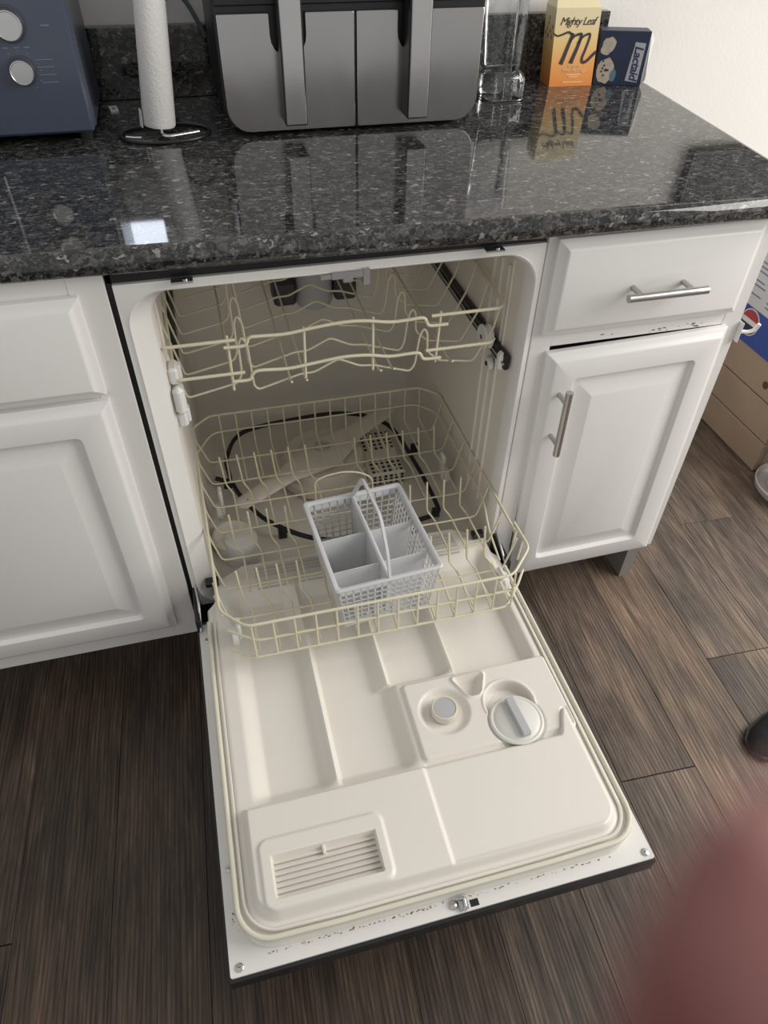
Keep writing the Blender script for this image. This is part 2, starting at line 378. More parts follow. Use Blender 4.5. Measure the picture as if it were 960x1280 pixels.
# right cabinet
cr = thing('base_cabinet', 'white base cabinet with two brushed bar pulls, right of the dishwasher', 'cabinet', (.5, .3, 0))
xl, xr, zb = .3015, .690, .137
G().box(xl, xr - .001, .30, .60, zb, .86).build('carcass', 'paint_worn', cr)
g = G(); g.box(xr - .016, xr, .02, .60, zb, zt); g.box(xl, xl + .016, .02, .60, zb, zt); g.box(xl, xr, .02, .30, zb, zb + .016)
g.build('side_panel', 'paint_worn', cr)
G().box(xl + .017, xr - .017, .05, .29, zb + .017, .70).build('interior', 'cab_in', cr)
g = G()
g.box(xl, xl + .036, 0, .0199, zb, zt, .001); g.box(xr - .036, xr, 0, .0199, zb, zt, .001)
for a, b in ((zb, .165), (.690, .735), (.855, zt)): g.box(xl + .036, xr - .036, .0005, .0199, a, b, .0006)
g.build('face_frame', 'paint_worn', cr)
G().box(xl, xr - .03, .14, .60, 0.0, zb).build('toe_kick', 'paint_worn', cr)
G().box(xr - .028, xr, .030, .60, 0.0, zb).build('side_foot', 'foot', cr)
d = front_panel(G(), .314, .660, .717, .872, DRAWER).build('drawer', 'paint', cr, 30)
bar_pull(d, (.422, -.052, .7895), (.556, -.052, .7895), [(.447, -.052, .7895), (.534, -.052, .7895)], -.02)
g = G(); front_panel(g, .330, .661, .143, .690, DOOR)
Rz = Matrix.Translation((.661, 0, .69)) @ Matrix.Rotation(math.radians(-1.15), 4, 'Y') @ Matrix.Translation((-.661, 0, -.69))
g.V = [tuple(Rz @ Vector(v)) for v in g.V]
d = g.build('door', 'paint', cr, 30)
bar_pull(d, (.360, -.052, .632), (.362, -.052, .500), [(.3605, -.052, .607), (.3615, -.052, .520)], -.02)
g = G()
for _ in range(16):
    x = random.uniform(.40, .62); z = .693 + random.uniform(-.001, .008); s = random.uniform(.001, .0035)
    g.box(x, x + s * 1.8, -.0002, .001, z, z + s * .5)
g.build('grime_mark', 'grime', cr, kind='stuff')
# small white hook on the side of that cabinet
hk = thing('hook', 'small white plastic hook stuck on the side of the right base cabinet', 'hook', (.70, .0, .66))
G().box(.6902, .693, -.010, .010, .655, .692, .001).build('plate', 'white_plastic', hk)
G().tube(fillet([(.694, 0, .672), (.712, -.004, .670), (.722, -.006, .674), (.725, -.008, .686)], .008), .0035, 8).build('prong', 'white_plastic', hk, 60)

# ------------------------------------------------------------------ countertop
ct = thing('countertop', 'dark speckled granite countertop with low backsplash above the dishwasher', 'countertop', (0, .3, .885))
def fy(x): return -.0265 - .0275 * x
P0 = [(-1.0, .65), (-1.0, fy(-1.0))] + [(x, fy(x)) for x in (-.5, 0, .4)] + [(.712, fy(.712)), (.720, fy(.72) + .006), (.783, .651)]
cx, cy = -.05, .3
g = G(); loops = []
for z, ins in ((.885, .006), (.8865, .003), (.890, .001), (.896, 0), (.904, 0), (.910, .0016), (.914, .0045), (.9163, .009), (.917, .014)):
    L = []
    for i, (x, y) in enumerate(P0):
        dx = ins if x < -.9 else (-ins if x > .7 else 0); dy = ins if y < .1 else -ins
        if abs(y - .65) < .01: dy = 0
        L.append((x + dx, y + dy, z))
    loops.append(L)
slab = g.loft(loops, True, True).build('slab', 'granite', ct, 40)
for p in slab.data.polygons:
    if len(p.vertices) > 5: p.use_smooth = False
G().box(-1.0, .697, .650, .671, .9171, 1.031, .0012).build('backsplash', 'granite', ct)

# ------------------------------------------------------------------ dishwasher
dw = thing('dishwasher', 'built-in white dishwasher with its door lowered flat, between the two base cabinets', 'dishwasher', (0, .25, 0))
ZD = .235
# front flange with rounded opening + tub
N = 8
outer = rr(-.3025, .2995, .215, .865, .001, N)
opening = rr(-.292, .290, .215, .851, .052, N)
def lp(P, y): return [(x, y, z) for x, z in P]
g = G(); g.loft([lp(outer, .02), lp(outer, 0), lp(rr(-.2955, .2935, .2151, .8545, .052, N), 0), lp(rr(-.2935, .2915, .2151, .853, .051, N), -.0012), lp(opening, .001)])
g.loft([lp(opening, .001), lp(rr(-.288, .2875, .2152, .849, .05, N), .008), lp(rr(-.270, .285, .2152, .846, .048, N), .020), lp(rr(-.2655, .2845, .2153, .846, .046, N), .026)])
g.build('front_frame', 'enamel', dw, 35)
g = G()
i0 = rr(-.2655, .2845, .2153, .846, .046, N)
L = [lp(i0, .026), lp(rr(-.262, .284, .214, .845, .045, N), .034), lp(rr(-.262, .284, .205, .845, .045, N), .10), lp(rr(-.260, .282, .195, .843, .045, N), .30), lp(rr(-.259, .281, .205, .842, .045, N), .54),
     lp(rr(-.254, .276, .210, .837, .043, N), .568), lp(rr(-.24, .262, .224, .823, .035, N), .583), lp(rr(-.21, .232, .25, .79, .03, N), .588)]
g.loft(L, False, True).build('tub', 'tub', dw, 40)
# raised ribs on the tub walls
g = G()
for y in (.075, .105, .135):
    g.tube([(.2835, y, .30), (.2835, y, .55), (.2835, y, .80)], .0035, 8)
g.build('wall_rib', 'tub', dw, 60)
g = G(); g.tube(fillet([(-.2605, .06, .62), (-.2605, .06, .83), (-.24, .06, .842), (.26, .06, .842), (.2825, .06, .83), (.2825, .06, .62)], .02), .003, 6); g.build('wall_rib', 'tub', dw, 60)
# black housing around the tub
g = G(); g.box(-.3095, -.3028, .006, .60, .09, .878); g.box(-.309, .2998, .006, .60, .8655, .8845); g.box(.2997, .3013, .008, .60, .09, .878)
g.build('housing', 'black', dw)
G().box(-.29, .29, .06, .58, .01, .19).build('base', 'black', dw)
# strike, top brackets
st = G().box(-.018, .036, -.0045, -.0005, .8435, .8545, .001).build('latch_strike', 'zinc', dw)
G().box(.026, .036, -.006, .010, .832, .856, .001).build('tab', 'zinc', st)
G().box(-.033, -.018, -.0035, -.0005, .8445, .8515, .0006).build('tab', 'zinc', st)
G().box(-.002, .012, -.005, .012, .838, .845, .001).build('tab', 'zinc', st)
for x in (-.215, .215):
    b = G().box(x - .014, x + .014, -.016, .0, .8655, .868, .0006).build('mounting_bracket', 'zinc', dw)
    G().lathe([(.0001, 0), (.004, .0), (.004, .002), (.0001, .003)], (x + .004, -.009, .868), 10).build('screw', 'chrome', b, 40)

# ---- door
YF = -.637
door = G().box(-.3045, .3035, YF - .004, -.055, .203, .2325, .002).build('door', 'blackgloss', dw)
g = G(); g.loft([[(x, y, z) for x, y in rr(-.3005, .302, YF, -.066, .003, 3)] for z in (.2325, .2362)], True, True).build('inner_sheet', 'enamel', door, 30)
ZL = .262
def well(x, y, x0, x1, y0, y1, wl, wr, wb, wt):
    return ss((x - x0) / wl) * ss((x1 - x) / wr) * ss((y - y0) / wb) * ss((y1 - y) / wt)
def sdbox(x, y, x0, x1, y0, y1, r):
    qx = abs(x - (x0 + x1) / 2) - (x1 - x0) / 2 + r; qy = abs(y - (y0 + y1) / 2) - (y1 - y0) / 2 + r
    return math.hypot(max(qx, 0), max(qy, 0)) + min(max(qx, qy), 0) - r
def H(x, y):
    z = ZL
    # border next to the gasket dips a little
    e = sdbox(x, y, -.283, .286, -.615, .5, .05)
    z -= .004 * ss((e + .020) / .012)
    # wells
    D = .0215
    z -= D * well(x, y, -.246, -.114, -.440, -.020, .030, .030, .026, .035)
    z -= D * well(x, y, -.1165, (.0005 if y > -.285 else .014), -.440, -.020, .008, .030, .026, .035)
    z -= D * well(x, y, -.002, .1150, -.292, -.020, .008, .030, .018, .035)
    z -= D * well(x, y, .1125, .262, -.298, -.020, .008, .020, .016, .035)
    # raised lower part
    yb = -.437 + .042 * ss((x - .236) / .026)
    pl = -max(sdbox(x, y, -.262, .270, -.596, .0, .038), y - yb)
    hp = .0165 - .0050 * ss((x - .009) / .006) * ss((y + .592) / .010)
    right = ss((x - .1) / .1)
    z += hp * ss(pl / (.010 + .0 * right))
    # dispenser plate
    if y > -.46:
        dp = -sdbox(x, y, .016, .276, -.434, -.292, .010)
        t = ss(dp / .006) * (1 - ss(pl / .005)); z = z * (1 - t) + .2675 * t
    z -= .0022 * ss(1 - abs(y + .437) / .0035) * ss((x - .016) / .004) * ss((.235 - x) / .006)
    # cavities of the dispenser
    r = math.hypot(x - .074, y + .357); z -= .0095 * ss((.044 - r) / .013)
    r = math.hypot(x - .181, y + .368); z -= .019 * ss((.040 - r) / .006)
    z += .0018 * ss(1 - abs(r - .0425) / .0032)
    r = math.hypot(x - .1805, y + .401); z -= .0025 * ss((.0475 - r) / .003) * (1 - ss((.040 - math.hypot(x - .181, y + .368)) / .006))
    u, v = x - .131, y + .3155
    sp = sum(max(0, c_ + .012) ** 4 for c_ in (u * .90 - v * .40 - .0205, -u * .90 - v * .40 - .0205, v - .0115, -v - .028)) ** .25 - .012; z -= .016 * ss(-sp / .009 + .1); z += .0016 * ss(1 - abs(sp - .0012) / .0032); z += .002 * ss(1 - abs(sp - .001) / .004)
    # vent pad
    vp = -sdbox(x, y, -.2465, -.0665, -.588, -.491, .016); z += .0035 * ss(vp / .005)
    vo = -sdbox(x, y, -.229, -.082, -.574, -.517, .002); z -= .015 * ss(vo / .003)
    # slope down towards the hinge
    z -= .010 * ss((y + .01) / .05)
    return z
NX, NY = 320, 370
g = G(); y0, y1 = -.612, .046
rows = []
for j in range(NY):
    y = y0 + (y1 - y0) * j / (NY - 1)
    xa, xb, rc = -.279, .284, .048
    if y < y0 + rc:
        k = rc - math.sqrt(max(0, rc * rc - (y0 + rc - y) ** 2)); xa += k; xb -= k
    if y > -.055:  xa, xb = xa + .016 * ss((y + .055) / .02), xb - .010 * ss((y + .055) / .02)
    if y > .012: xa += (y - .012) * 1.6; xb -= (y - .012) * 1.6
    rows.append((y, xa, xb))
    for i in range(NX):
        x = xa + (xb - xa) * i / (NX - 1); g.V.append((x, y, H(x, y)))
for j in range(NY - 1):
    for i in range(NX - 1):
        a = j * NX + i; g.F.append((a, a + 1, a + 1 + NX, a + NX))
bl = [j * NX for j in range(NY - 1, 0, -1)] + list(range(NX)) + [j * NX + NX - 1 for j in range(1, NY)]
k0 = len(g.V); bv = [g.V[i] for i in bl]; nb = len(bl)
for q in bv: g.V.append((q[0] * 1.008, q[1] - (.003 if q[1] < -.5 else 0), q[2] - .003))
for q in bv: g.V.append((q[0] * 1.010, q[1] - (.0045 if q[1] < -.5 else 0), .2363 if q[1] < -.06 else q[2] - .012))
for i in range(nb - 1):
    g.F.append((bl[i + 1], bl[i], k0 + i, k0 + i + 1)); g.F.append((k0 + i + 1, k0 + i, k0 + nb + i, k0 + nb + i + 1))
liner = g.build('door_liner', 'liner', door, 50)
# gasket
gp = [(-.2795, -.085, .2630)] + [(-.2815, y, .2625) for y in (-.2, -.4, -.52)] + [(-.2815 + .045 * (1 - math.cos(a)), -.565 - .0465 * math.sin(a), .2625) for a in [math.pi / 2 * k / 8 for k in range(9)]] \
   + [(x, -.6135, .2625) for x in (-.15, 0, .15)] + [(.2865 - .045 * (1 - math.sin(a)), -.565 - .0465 * math.cos(a), .2625) for a in [math.pi / 2 * k / 8 for k in range(9)]] \
   + [(.2865, y, .2625) for y in (-.4, -.3, -.2)] + [(.2855, -.085, .2630)]
g = G(); g.tube(gp, .0040, 8); gk = g.build('gasket', 'gasket', door, 60)
g = G(); g.tube([(p[0] * .966, p[1] * .987 if p[1] < -.55 else p[1], .2628) for p in gp], .0026, 6); g.build('gasket_lip', 'liner', gk, 60)
# vent slats
for k in range(7):
    y = -.5225 - k * .0077
    g = G(); Rt = Matrix.Translation((0, y, .2700)) @ Matrix.Rotation(math.radians(-32), 4, 'X')
    g.box(-.228, -.083, -.0034, .0034, -.0008, .0008, 0, R=Rt).build('slat', 'liner', liner)
G().box(-.1585, -.154, -.530, -.514, .262, .2765, .001).build('vent_tab', 'liner', liner)
# dispenser pieces
cap = G().lathe([(.0215, -.014), (.0215, -.001), (.0205, .0008), (.0185, .001), (.0178, -.0008), (.0001, -.0004)], (.074, -.356, .2745), 28).build('rinse_aid_cap', 'grey_plastic', liner, 35)
cap.data.materials[0] = M['arm']
G().lathe([(.0177, -.0010), (.0175, .0002), (.0001, .0008)], (.074, -.356, .2745), 24).build('cap_face', 'grey_plastic', cap, 35)
lid = G().lathe([(.0425, -.006), (.0435, -.001), (.0405, .0005), (.0375, -.0002), (.034, .0012), (.0325, .0022), (.0001, .0026)], (.1805, -.401, .2705), 36).build('detergent_lid', 'lid', liner, 35)
g = G(); Rt = Matrix.Translation((.1815, -.4005, .2725)) @ Matrix.Rotation(math.radians(4), 4, 'Z'); g.box(-.0075, .0075, -.034, .034, 0, .010, .0015, R=Rt); g.build('lid_handle', 'grey_plastic', lid)
# screws, latch, rust on the sheet
for x, y in ((-.288, -.627), (.291, -.627), (-.289, -.503), (-.288, -.104)):
    s_ = G().lathe([(.0058, 0), (.0056, .0012), (.0035, .0024), (.0001, .0028)], (x, y, .2362), 14).build('screw', 'chrome', door, 40)
    G().box(x - .002, x + .002, y - .0005, y + .0005, .2388, .2391).build('slot', 'black', s_)
lt = G().box(.008, .021, -.635, -.620, .2362, .2420, .001).build('latch', 'zinc', door)
G().tube(fillet([(.006, -.6205, .243), (.017, -.622, .246), (.016, -.633, .243), (.0135, -.636, .240)], .003), .0024, 8).build('latch_hook', 'chrome', lt, 50)
G().lathe([(.0062, 0), (.006, .0025), (.004, .0045), (.0001, .005)], (.0015, -.6255, .2362), 14).build('screw', 'chrome', lt, 40)
G().box(.0245, .0365, -.6335, -.6245, .2360, .2367).build('slot', 'black', lt)
g = G()
for _ in range(110):
    x = random.uniform(-.25, .06) if random.random() < .8 else random.uniform(.06, .24); s = random.uniform(.0003, .0011)
    y = -.6200 + random.gauss(0, .0008); g.box(x, x + s * 2.2, y - s * .5, y + s * .5, .2362, .2367)
for _ in range(8):
    x = -.2885 + random.uniform(-.004, .005); y = -.573 + random.uniform(-.012, .012); s = random.uniform(.0005, .0016); g.box(x, x + s, y, y + s * 1.6, .2362, .2366)
g.build('rust_spot', 'rust', door, kind='stuff')
# fine screen at the hinge end of the liner
g = G(); V = []; nx, ny = 30, 8
def screen(x, y): return H(x, y) + .0008
for j in range(ny):
    for i in range(nx):
        y = -.028 + .066 * j / (ny - 1); x = -.185 + .40 * i / (nx - 1); V.append((x, y, screen(x, y)))
g.add(V, [(j * nx + i, j * nx + i + 1, (j + 1) * nx + i + 1, (j + 1) * nx + i) for j in range(ny - 1) for i in range(nx - 1)])
g.build('fine_screen', 'mesh', liner, 60)
# black hinge parts and seals
for sgn, x in ((-1, -.2985), (1, .2965)):
    h = G().box(x - .0045, x + .0045, -.082, .03, .205, .268, .002).build('hinge', 'black', dw)
    G().tube(fillet([(x - .003 * sgn, -.010, .285), (x - .006 * sgn, -.05, .277), (x - .002 * sgn, -.086, .242)], .02), .0022, 6).build('hinge_spring', 'zinc', h, 60)
    xx = -.266 if sgn < 0 else .262
    G().box(xx - .012, xx + .012, -.004, .014, .262, .274, .002).build('corner_seal', 'black', dw)

# ---- inside the tub
arm = G()
A, B, C0 = Vector((-.197, .198, .270)), Vector((.206, .462, .270)), Vector((.009, .338, .270))
dirv = (B - A).normalized(); nrm = Vector((-dirv.y, dirv.x, 0)); Ln = (B - A).length
loops = []
for t, wd, hh in ((0, .008, .004), (.02, .019, .006), (.10, .022, .0075), (.28, .026, .009), (.38, .042, .0115), (.5, .060, .0125), (.62, .042, .0115), (.72, .026, .009), (.90, .022, .0075), (.98, .019, .006), (1, .008, .004)):
    c = A + dirv * (Ln * t)
    loops.append([tuple(c + nrm * (wd * math.cos(a)) + Vector((0, 0, hh * math.sin(a)))) for a in [2 * math.pi * k / 14 for k in range(14)]])
arm.loft(loops, True, True); sa = arm.build('spray_arm', 'arm', dw, 60)
g = G()
for t, o in ((.17, .002), (.05, -.004), (.80, .006), (.90, -.006), (.95, .005)):
    c = A + dirv * (Ln * t) + nrm * o; g.lathe([(.0028, 0), (.0001, .0006)], (c.x, c.y, .2772 - .0012 * abs(t - .5) * 2), 8)
g.build('nozzle_hole', 'black', sa, kind='stuff')
g = G(); g.lathe([(.019, 0), (.019, .002), (.016, .0025), (.015, .0005), (.0085, .0005), (.008, .003), (.0001, .0035)], (C0.x, C0.y, .2815), 24); g.build('arm_cap', 'grey_plastic', sa, 40)
g = G(); g.lathe([(.104, .205), (.104, .226), (.098, .229), (.094, .229), (.093, .252), (.088, .2575), (.05, .2605), (.0001, .2605)], (.012, .345, 0), 48); g.build('sump_cover', 'arm', dw, 40)
# coarse filter: a small basket with rows of openings
fl = G().box(.102, .188, .262, .430, .205, .238, .006).build('coarse_filter', 'arm', dw)
g = G()
for j in range(11):
    for i in range(6):
        if 4 <= j <= 5: continue
        x = .110 + i * .0128; y = .268 + j * .0138; g.box(x, x + .0068, y, y + .0078, .2376, .2384)
for j in range(3):
    for i in range(6): x = .110 + i * .0128; g.box(x, x + .0068, .2612, .2622, .209 + j * .009, .215 + j * .009)
g.build('filter_opening', 'black', fl, kind='stuff')
# heating element
hp_ = [(-.235, .335, .238), (-.205, .325, .236), (-.205, .40, .236), (-.16, .49, .236), (-.03, .515, .236), (.10, .510, .236), (.19, .44, .236), (.215, .28, .236), (.221, .15, .236), (.214, .115, .236), (.18, .105, .236),
       (.05, .088, .236), (-.05, .10, .236), (-.14, .175, .236), (-.185, .26, .236), (-.20, .31, .236)]
he = G().tube(curve(hp_, 6), .0052, 8).build('heating_element', 'heater', dw, 60)
for p in ((-.212, .335), (.235, .36), (-.115, .15), (.218, .135)):
    G().box(p[0] - .009, p[0] + .009, p[1] - .003, p[1] + .003, .204, .2315, .001).build('bracket', 'black', he)
fv = G().lathe([(.034, .200), (.034, .262), (.032, .268), (.026, .271), (.0001, .272)], (-.201, .108, 0), 28).build('float', 'white_plastic', dw, 40)
G().lathe([(.042, .200), (.042, .256), (.036, .262), (.0001, .262)], (-.216, .132, 0), 28).build('float_housing', 'tub', fv, 40)
# water tower at the back
M['clip_grey'] = mat('clip_grey', (.045, .045, .048), .5)
tw = G().lathe([(.0001, .535), (.038, .535), (.041, .545), (.041, .70), (.0001, .70)], (.040, .530, 0), 24).build('water_tower', 'grey_plastic', dw, 40)
for x in (-.026, .106): G().box(x - .024, x + .024, .50, .57, .545, .60, .006).build('tower_clip', 'clip_grey', tw)
# slide rails for the upper rack with rollers and stops
for sgn, xw in ((-1, -.2605), (1, .2815)):
    xi = xw - sgn * .010
    y0r = .02 if sgn > 0 else .052
    rl = G().box(min(xw, xi), max(xw, xi), y0r, .50, .640, .668, .003).build('slide_rail', 'black', dw)
    G().box(min(xi, xi - sgn * .003), max(xi, xi - sgn * .003), y0r, .50, .6515, .6555, .001).build('rail_lip', 'zinc', rl)
    if sgn > 0:
        g = G(); g.lathe([(.0001, 0), (.020, 0), (.0215, .003), (.017, .006), (.017, .010), (.0215, .013), (.020, .016), (.0001, .016)], (xi - .017, .090, .668), 24, 'x'); rol = g.build('roller', 'white_plastic', dw, 35)
        G().lathe([(.0001, -.001), (.004, -.001), (.004, .001), (.0001, .001)], (xi - .017, .090, .668), 10, 'x').build('hub', 'grime', rol)
        G().box(xi - .006, xi + .006, .028, .046, .634, .668, .005).build('rail_stop', 'white_plastic', rl)
        k = G().lathe([(.0001, 0), (.012, 0), (.013, .003), (.013, .008), (.0001, .008)], (xw - .010, .092, .612), 18, 'x').build('rail_mount', 'white_plastic', rl, 35)
        G().lathe([(.0001, 0), (.0045, 0), (.0045, .002), (.0001, .002)], (xw - .0115, .092, .612), 10, 'x').build('screw', 'black', k)
    else:
        g = G(); g.box(-.2615, -.2440, .022, .052, .634, .684, .007); rs = g.build('rail_stop', 'white_plastic', rl)
        for zz in (.700, .622):
            g = G(); g.box(-.262, -.247, .030, .064, zz - .014, zz + .014, .004); g.box(-.252, -.243, .050, .066, zz - .020, zz + .008, .003); g.build('rail_clip', 'white_plastic', rl)
        for zz in (.72, .735, .75): pass

# ------------------------------------------------------------------ upper rack
ur = thing('dish_rack', 'yellowed wire dish rack with a wavy front rail, high up inside the dishwasher', 'dish rack', (0, .28, .64))
def wire(par, pts, r, name='wire', fr=.008, n=6):
    return G().tube(fillet(pts, fr), r, n).build(name, 'wire', par, 80)
TH, TN = .0027, .0019
YB = .50
# thick front and side rails
wire(ur, [(-.158, .03, .751), (-.2640, .03, .751), (-.2640, .05, .751), (-.264, YB, .751)], TH, 'rail', .012, 8)
wire(ur, [(-.150, .03, .695), (-.2515, .03, .695), (-.2535, .045, .695), (-.262, .30, .735)], TH, 'rail', .010, 8)
def sm(pts, n=5): return curve(pts, n)
up = [(-.176, .0285, .741), (-.146, .0285, .741), (-.138, .0285, .7525), (-.125, .0285, .7535), (-.085, .0285, .752), (-.045, .0285, .7565), (.0, .0285, .7600), (.035, .0285, .7585), (.075, .0285, .7515), (.105, .0285, .7515), (.122, .0285, .7525), (.131, .0285, .7500), (.137, .0285, .7385), (.150, .0285, .7365), (.169, .0285, .7365)]
G().tube(sm(up, 4), TH, 8).build('rail', 'wire', ur, 80)
lo = [(-.170, .030, .681), (-.145, .030, .681), (-.139, .030, .690), (-.128, .030, .695), (-.085, .030, .692), (-.042, .030, .696), (.0, .030, .700), (.04, .030, .698), (.075, .030, .691), (.105, .030, .691), (.120, .030, .691), (.127, .030, .688), (.132, .030, .679), (.145, .030, .677), (.162, .030, .677)]
G().tube(sm(lo, 4), TH, 8).build('rail', 'wire', ur, 80)
wire(ur, [(.142, .031, .752), (.254, .031, .752), (.264, .040, .752), (.277, .26, .752), (.278, YB, .752)], TH, 'rail', .010, 8)
wire(ur, [(.136, .031, .692), (.246, .031, .692), (.256, .041, .692)], TH, 'rail', .008, 8)
wire(ur, [(-.264, YB, .751), (.278, YB, .752)], TH, 'rail')
for x0, z0, x1, z1 in ((-.169, .757, -.170, .664), (-.056, .757, -.058, .669), (.050, .760, .050, .668), (.158, .756, .154, .668)):
    wire(ur, [(x0, .0335, z0), (x1, .0335, z1)], TN + .0002)
# cross wires with the two loops
for k in range(7):
    y = .062 + k * .066
    prof = [(-.2645, .748), (-.2425, .641), (-.162, .657), (-.154, .672), (-.1535, .724), (-.1475, .737), (-.1405, .723), (-.1375, .648), (-.131, .640), (-.062, .659), (-.040, .659), (0, .678), (.035, .660), (.058, .658), (.121, .637), (.129, .650), (.1345, .700), (.141, .714), (.1475, .706), (.149, .671), (.170, .651), (.232, .641), (.262, .700), (.271 + .006 * ss((y - .06) / .2), .750)]
    wire(ur, [(x, y, z) for x, z in prof], TN, 'wire', .007)
for x in (-.170, -.080, -.056, .064, .086, .185):
    wire(ur, [(x, .034, .664), (x, .05, .655), (x, .25, .654), (x, YB - .004, .654), (x, YB, .749)], TN)

# ------------------------------------------------------------------ lower rack
lr = thing('dish_rack', 'yellowed wire dish rack with plate tines, rolled out low over the open door', 'dish rack', (0, .08, .28))
ZB, ZM, ZT = .300, .342, .383
FYY = -.203
wire(lr, [(.287, -.085, ZT), (.289, -.150, ZT), (.238, FYY, ZT), (-.213, FYY, ZT), (-.251, -.162, ZT), (-.2525, -.10, ZT), (-.262, .335, ZT), (-.225, .37, ZT), (.24, .37, ZT), (.278, .335, ZT), (.284, -.10, .375)], TH, 'rail', .012, 8)
wire(lr, [(-.244, -.172, ZM), (-.201, FYY, ZM), (.249, FYY, ZM), (.278, -.164, ZM)], TH - .0003, 'rail', .012, 8)
wire(lr, [(-.246, -.178, ZB), (-.210, FYY - .002, ZB), (.237, FYY - .002, ZB), (.272, -.166, ZB)], TH - .0003, 'rail', .012, 8)
wire(lr, [(-.262, .30, ZM), (-.225, .365, ZM), (.235, .365, ZM), (.272, .32, ZM), (.272, .02, .345), (.266, -.03, .318), (.264, -.10, .302)], TN, 'rail', .02, 6)
for y in (-.119, -.047, .025, .098, .170, .243, .316):
    lx = -.2535 - .0085 * (y + .1) / .44
    wire(lr, [(lx, y + .006, ZT), (lx + .002, y + .002, .36), (-.240, y, ZB), (.262, y, ZB), (.282, y + .004, .372)], TN, 'wire', .010)
for x in (-.256, .283):      # short posts between the two side rails at the front corners
    for y in (-.100, -.128): wire(lr, [(x + (.004 if x > 0 else 0), y, ZT), (x * .975, y - .014, ZM + .004)], TN)
xs = [-.205 + .0345 * k for k in range(14)]
for i, x in enumerate(xs):
    inb = -.075 < x < .125
    # front upright that runs on along the bottom
    wire(lr, [(x - .001, FYY, ZT + .002), (x, FYY - .002, ZB - .001), (x + .006, -.10 if not inb else .05, ZB - .002)], TN, 'wire', .006)
    wire(lr, [(x, .37, ZT), (x, .367, ZB), (x + .002, .25, ZB - .002)], TN, 'wire', .012)
    def tine(y, tip, foot):
        wire(lr, [(x - .012 + tip, y + .004, .384), (x - .008, y, .318), (x - .006, y, .309), (x + .004, y - .012, .2975), (x + .006, foot, .2975)], TN + .0001, 'tine', .008)
    if x < -.03 or x > .07: tine(.222, 0, .10)
    if x < -.09 or x > .135: tine(.052, .002, -.06)
    if x < -.09 or x > .135: tine(-.088, .0, -.19)
wire(lr, [(-.050, .075, .300), (-.050, .075, .415), (-.030, .075, .424), (.004, .075, .428), (.036, .075, .420), (.060, .075, .402), (.064, .075, .30)], TN, 'arch', .012)
for x, y in ((.283, -.135), (.283, .21), (-.258, -.135), (-.258, .21)):
    sg = 1 if x > 0 else -1
    zb_ = .2615 if y < 0 else .235
    rz_ = zb_ + .020
    xx = x - .022 * sg
    w_ = G().lathe([(.0001, 0), (.018, 0), (.020, .002), (.020, .009), (.018, .011), (.0001, .011)], (xx - .0055, y, rz_), 20, 'x').build('roller', 'white_plastic', lr, 35)
    G().box(xx - .004 - .008 * sg, xx + .004 - .008 * sg, y - .012, y + .012, rz_ - .006, ZB + .014, .003).build('roller_bracket', 'white_plastic', w_)

# ------------------------------------------------------------------ cutlery basket
cb = thing('cutlery_basket', 'grey plastic cutlery basket with six compartments and arched handle, in the lower rack', 'basket', (.018, -.078, .3035), local=True, rot=(0, 0, math.radians(4.2)))
HB = .1085
hx0, hx1, hy0, hy1 = -.0885, .0895, -.106, .106         # rim
bx0, bx1, by0, by1 = -.077, .076, -.098, .098            # bottom
def lerp(a, b, t): return a + (b - a) * t
def wallpt(side, u, h):                                  # side 0 front,1 right,2 back,3 left ; u 0..1
    t = h / HB; x0, x1, y0, y1 = lerp(bx0, hx0, t), lerp(bx1, hx1, t), lerp(by0, hy0, t), lerp(by1, hy1, t)
    return [(lerp(x0, x1, u), y0, h), (x1, lerp(y0, y1, u), h), (lerp(x1, x0, u), y1, h), (x0, lerp(y1, y0, u), h)][side]
def strip(g, a, b, c, d, nrm, t=.0014):
    A_, B_, C_, D_ = [Vector(q) for q in (a, b, c, d)]; n_ = Vector(nrm) * t
    V = [A_, B_, C_, D_, A_ + n_, B_ + n_, C_ + n_, D_ + n_]
    g.add([tuple(v) for v in V], [(0, 1, 2, 3), (7, 6, 5, 4), (0, 4, 5, 1), (1, 5, 6, 2), (2, 6, 7, 3), (3, 7, 4, 0)])
for side, nn, nu in ((0, (0, 1, 0), 14), (1, (-1, 0, 0), 17), (2, (0, -1, 0), 12), (3, (1, 0, 0), 17)):
    g = G()
    if side == 3:
        strip(g, wallpt(side, 0, 0), wallpt(side, 1, 0), wallpt(side, 1, HB), wallpt(side, 0, HB), nn)
    else:
        for k in range(nu + 1):
            u = k / nu; du = .0011 / (.155 if side in (0, 2) else .2) * (3 if k in (0, nu, nu // 2) else 1)
            u0, u1 = max(0, u - du), min(1, u + du)
            strip(g, wallpt(side, u0, 0), wallpt(side, u1, 0), wallpt(side, u1, HB - .004), wallpt(side, u0, HB - .004), nn)
        for k in range(8):
            h = .001 + k * (HB - .020) / 7; strip(g, wallpt(side, 0, h), wallpt(side, 1, h), wallpt(side, 1, h + .0022), wallpt(side, 0, h + .0022), nn)
        strip(g, wallpt(side, 0, HB - .016), wallpt(side, 1, HB - .016), wallpt(side, 1, HB), wallpt(side, 0, HB), nn)
    g.build('lattice_side' if side != 3 else 'solid_side', 'basket', cb)
g = G()
for k in range(17):
    x = lerp(bx0, bx1, k / 16); g.box(x - .001, x + .001, by0, by1, 0, .002)
for k in range(21):
    y = lerp(by0, by1, k / 20); g.box(bx0, bx1, y - .001, y + .001, 0, .0021)
g.build('lattice_bottom', 'basket', cb)
g = G(); o_ = .0035
lps = []
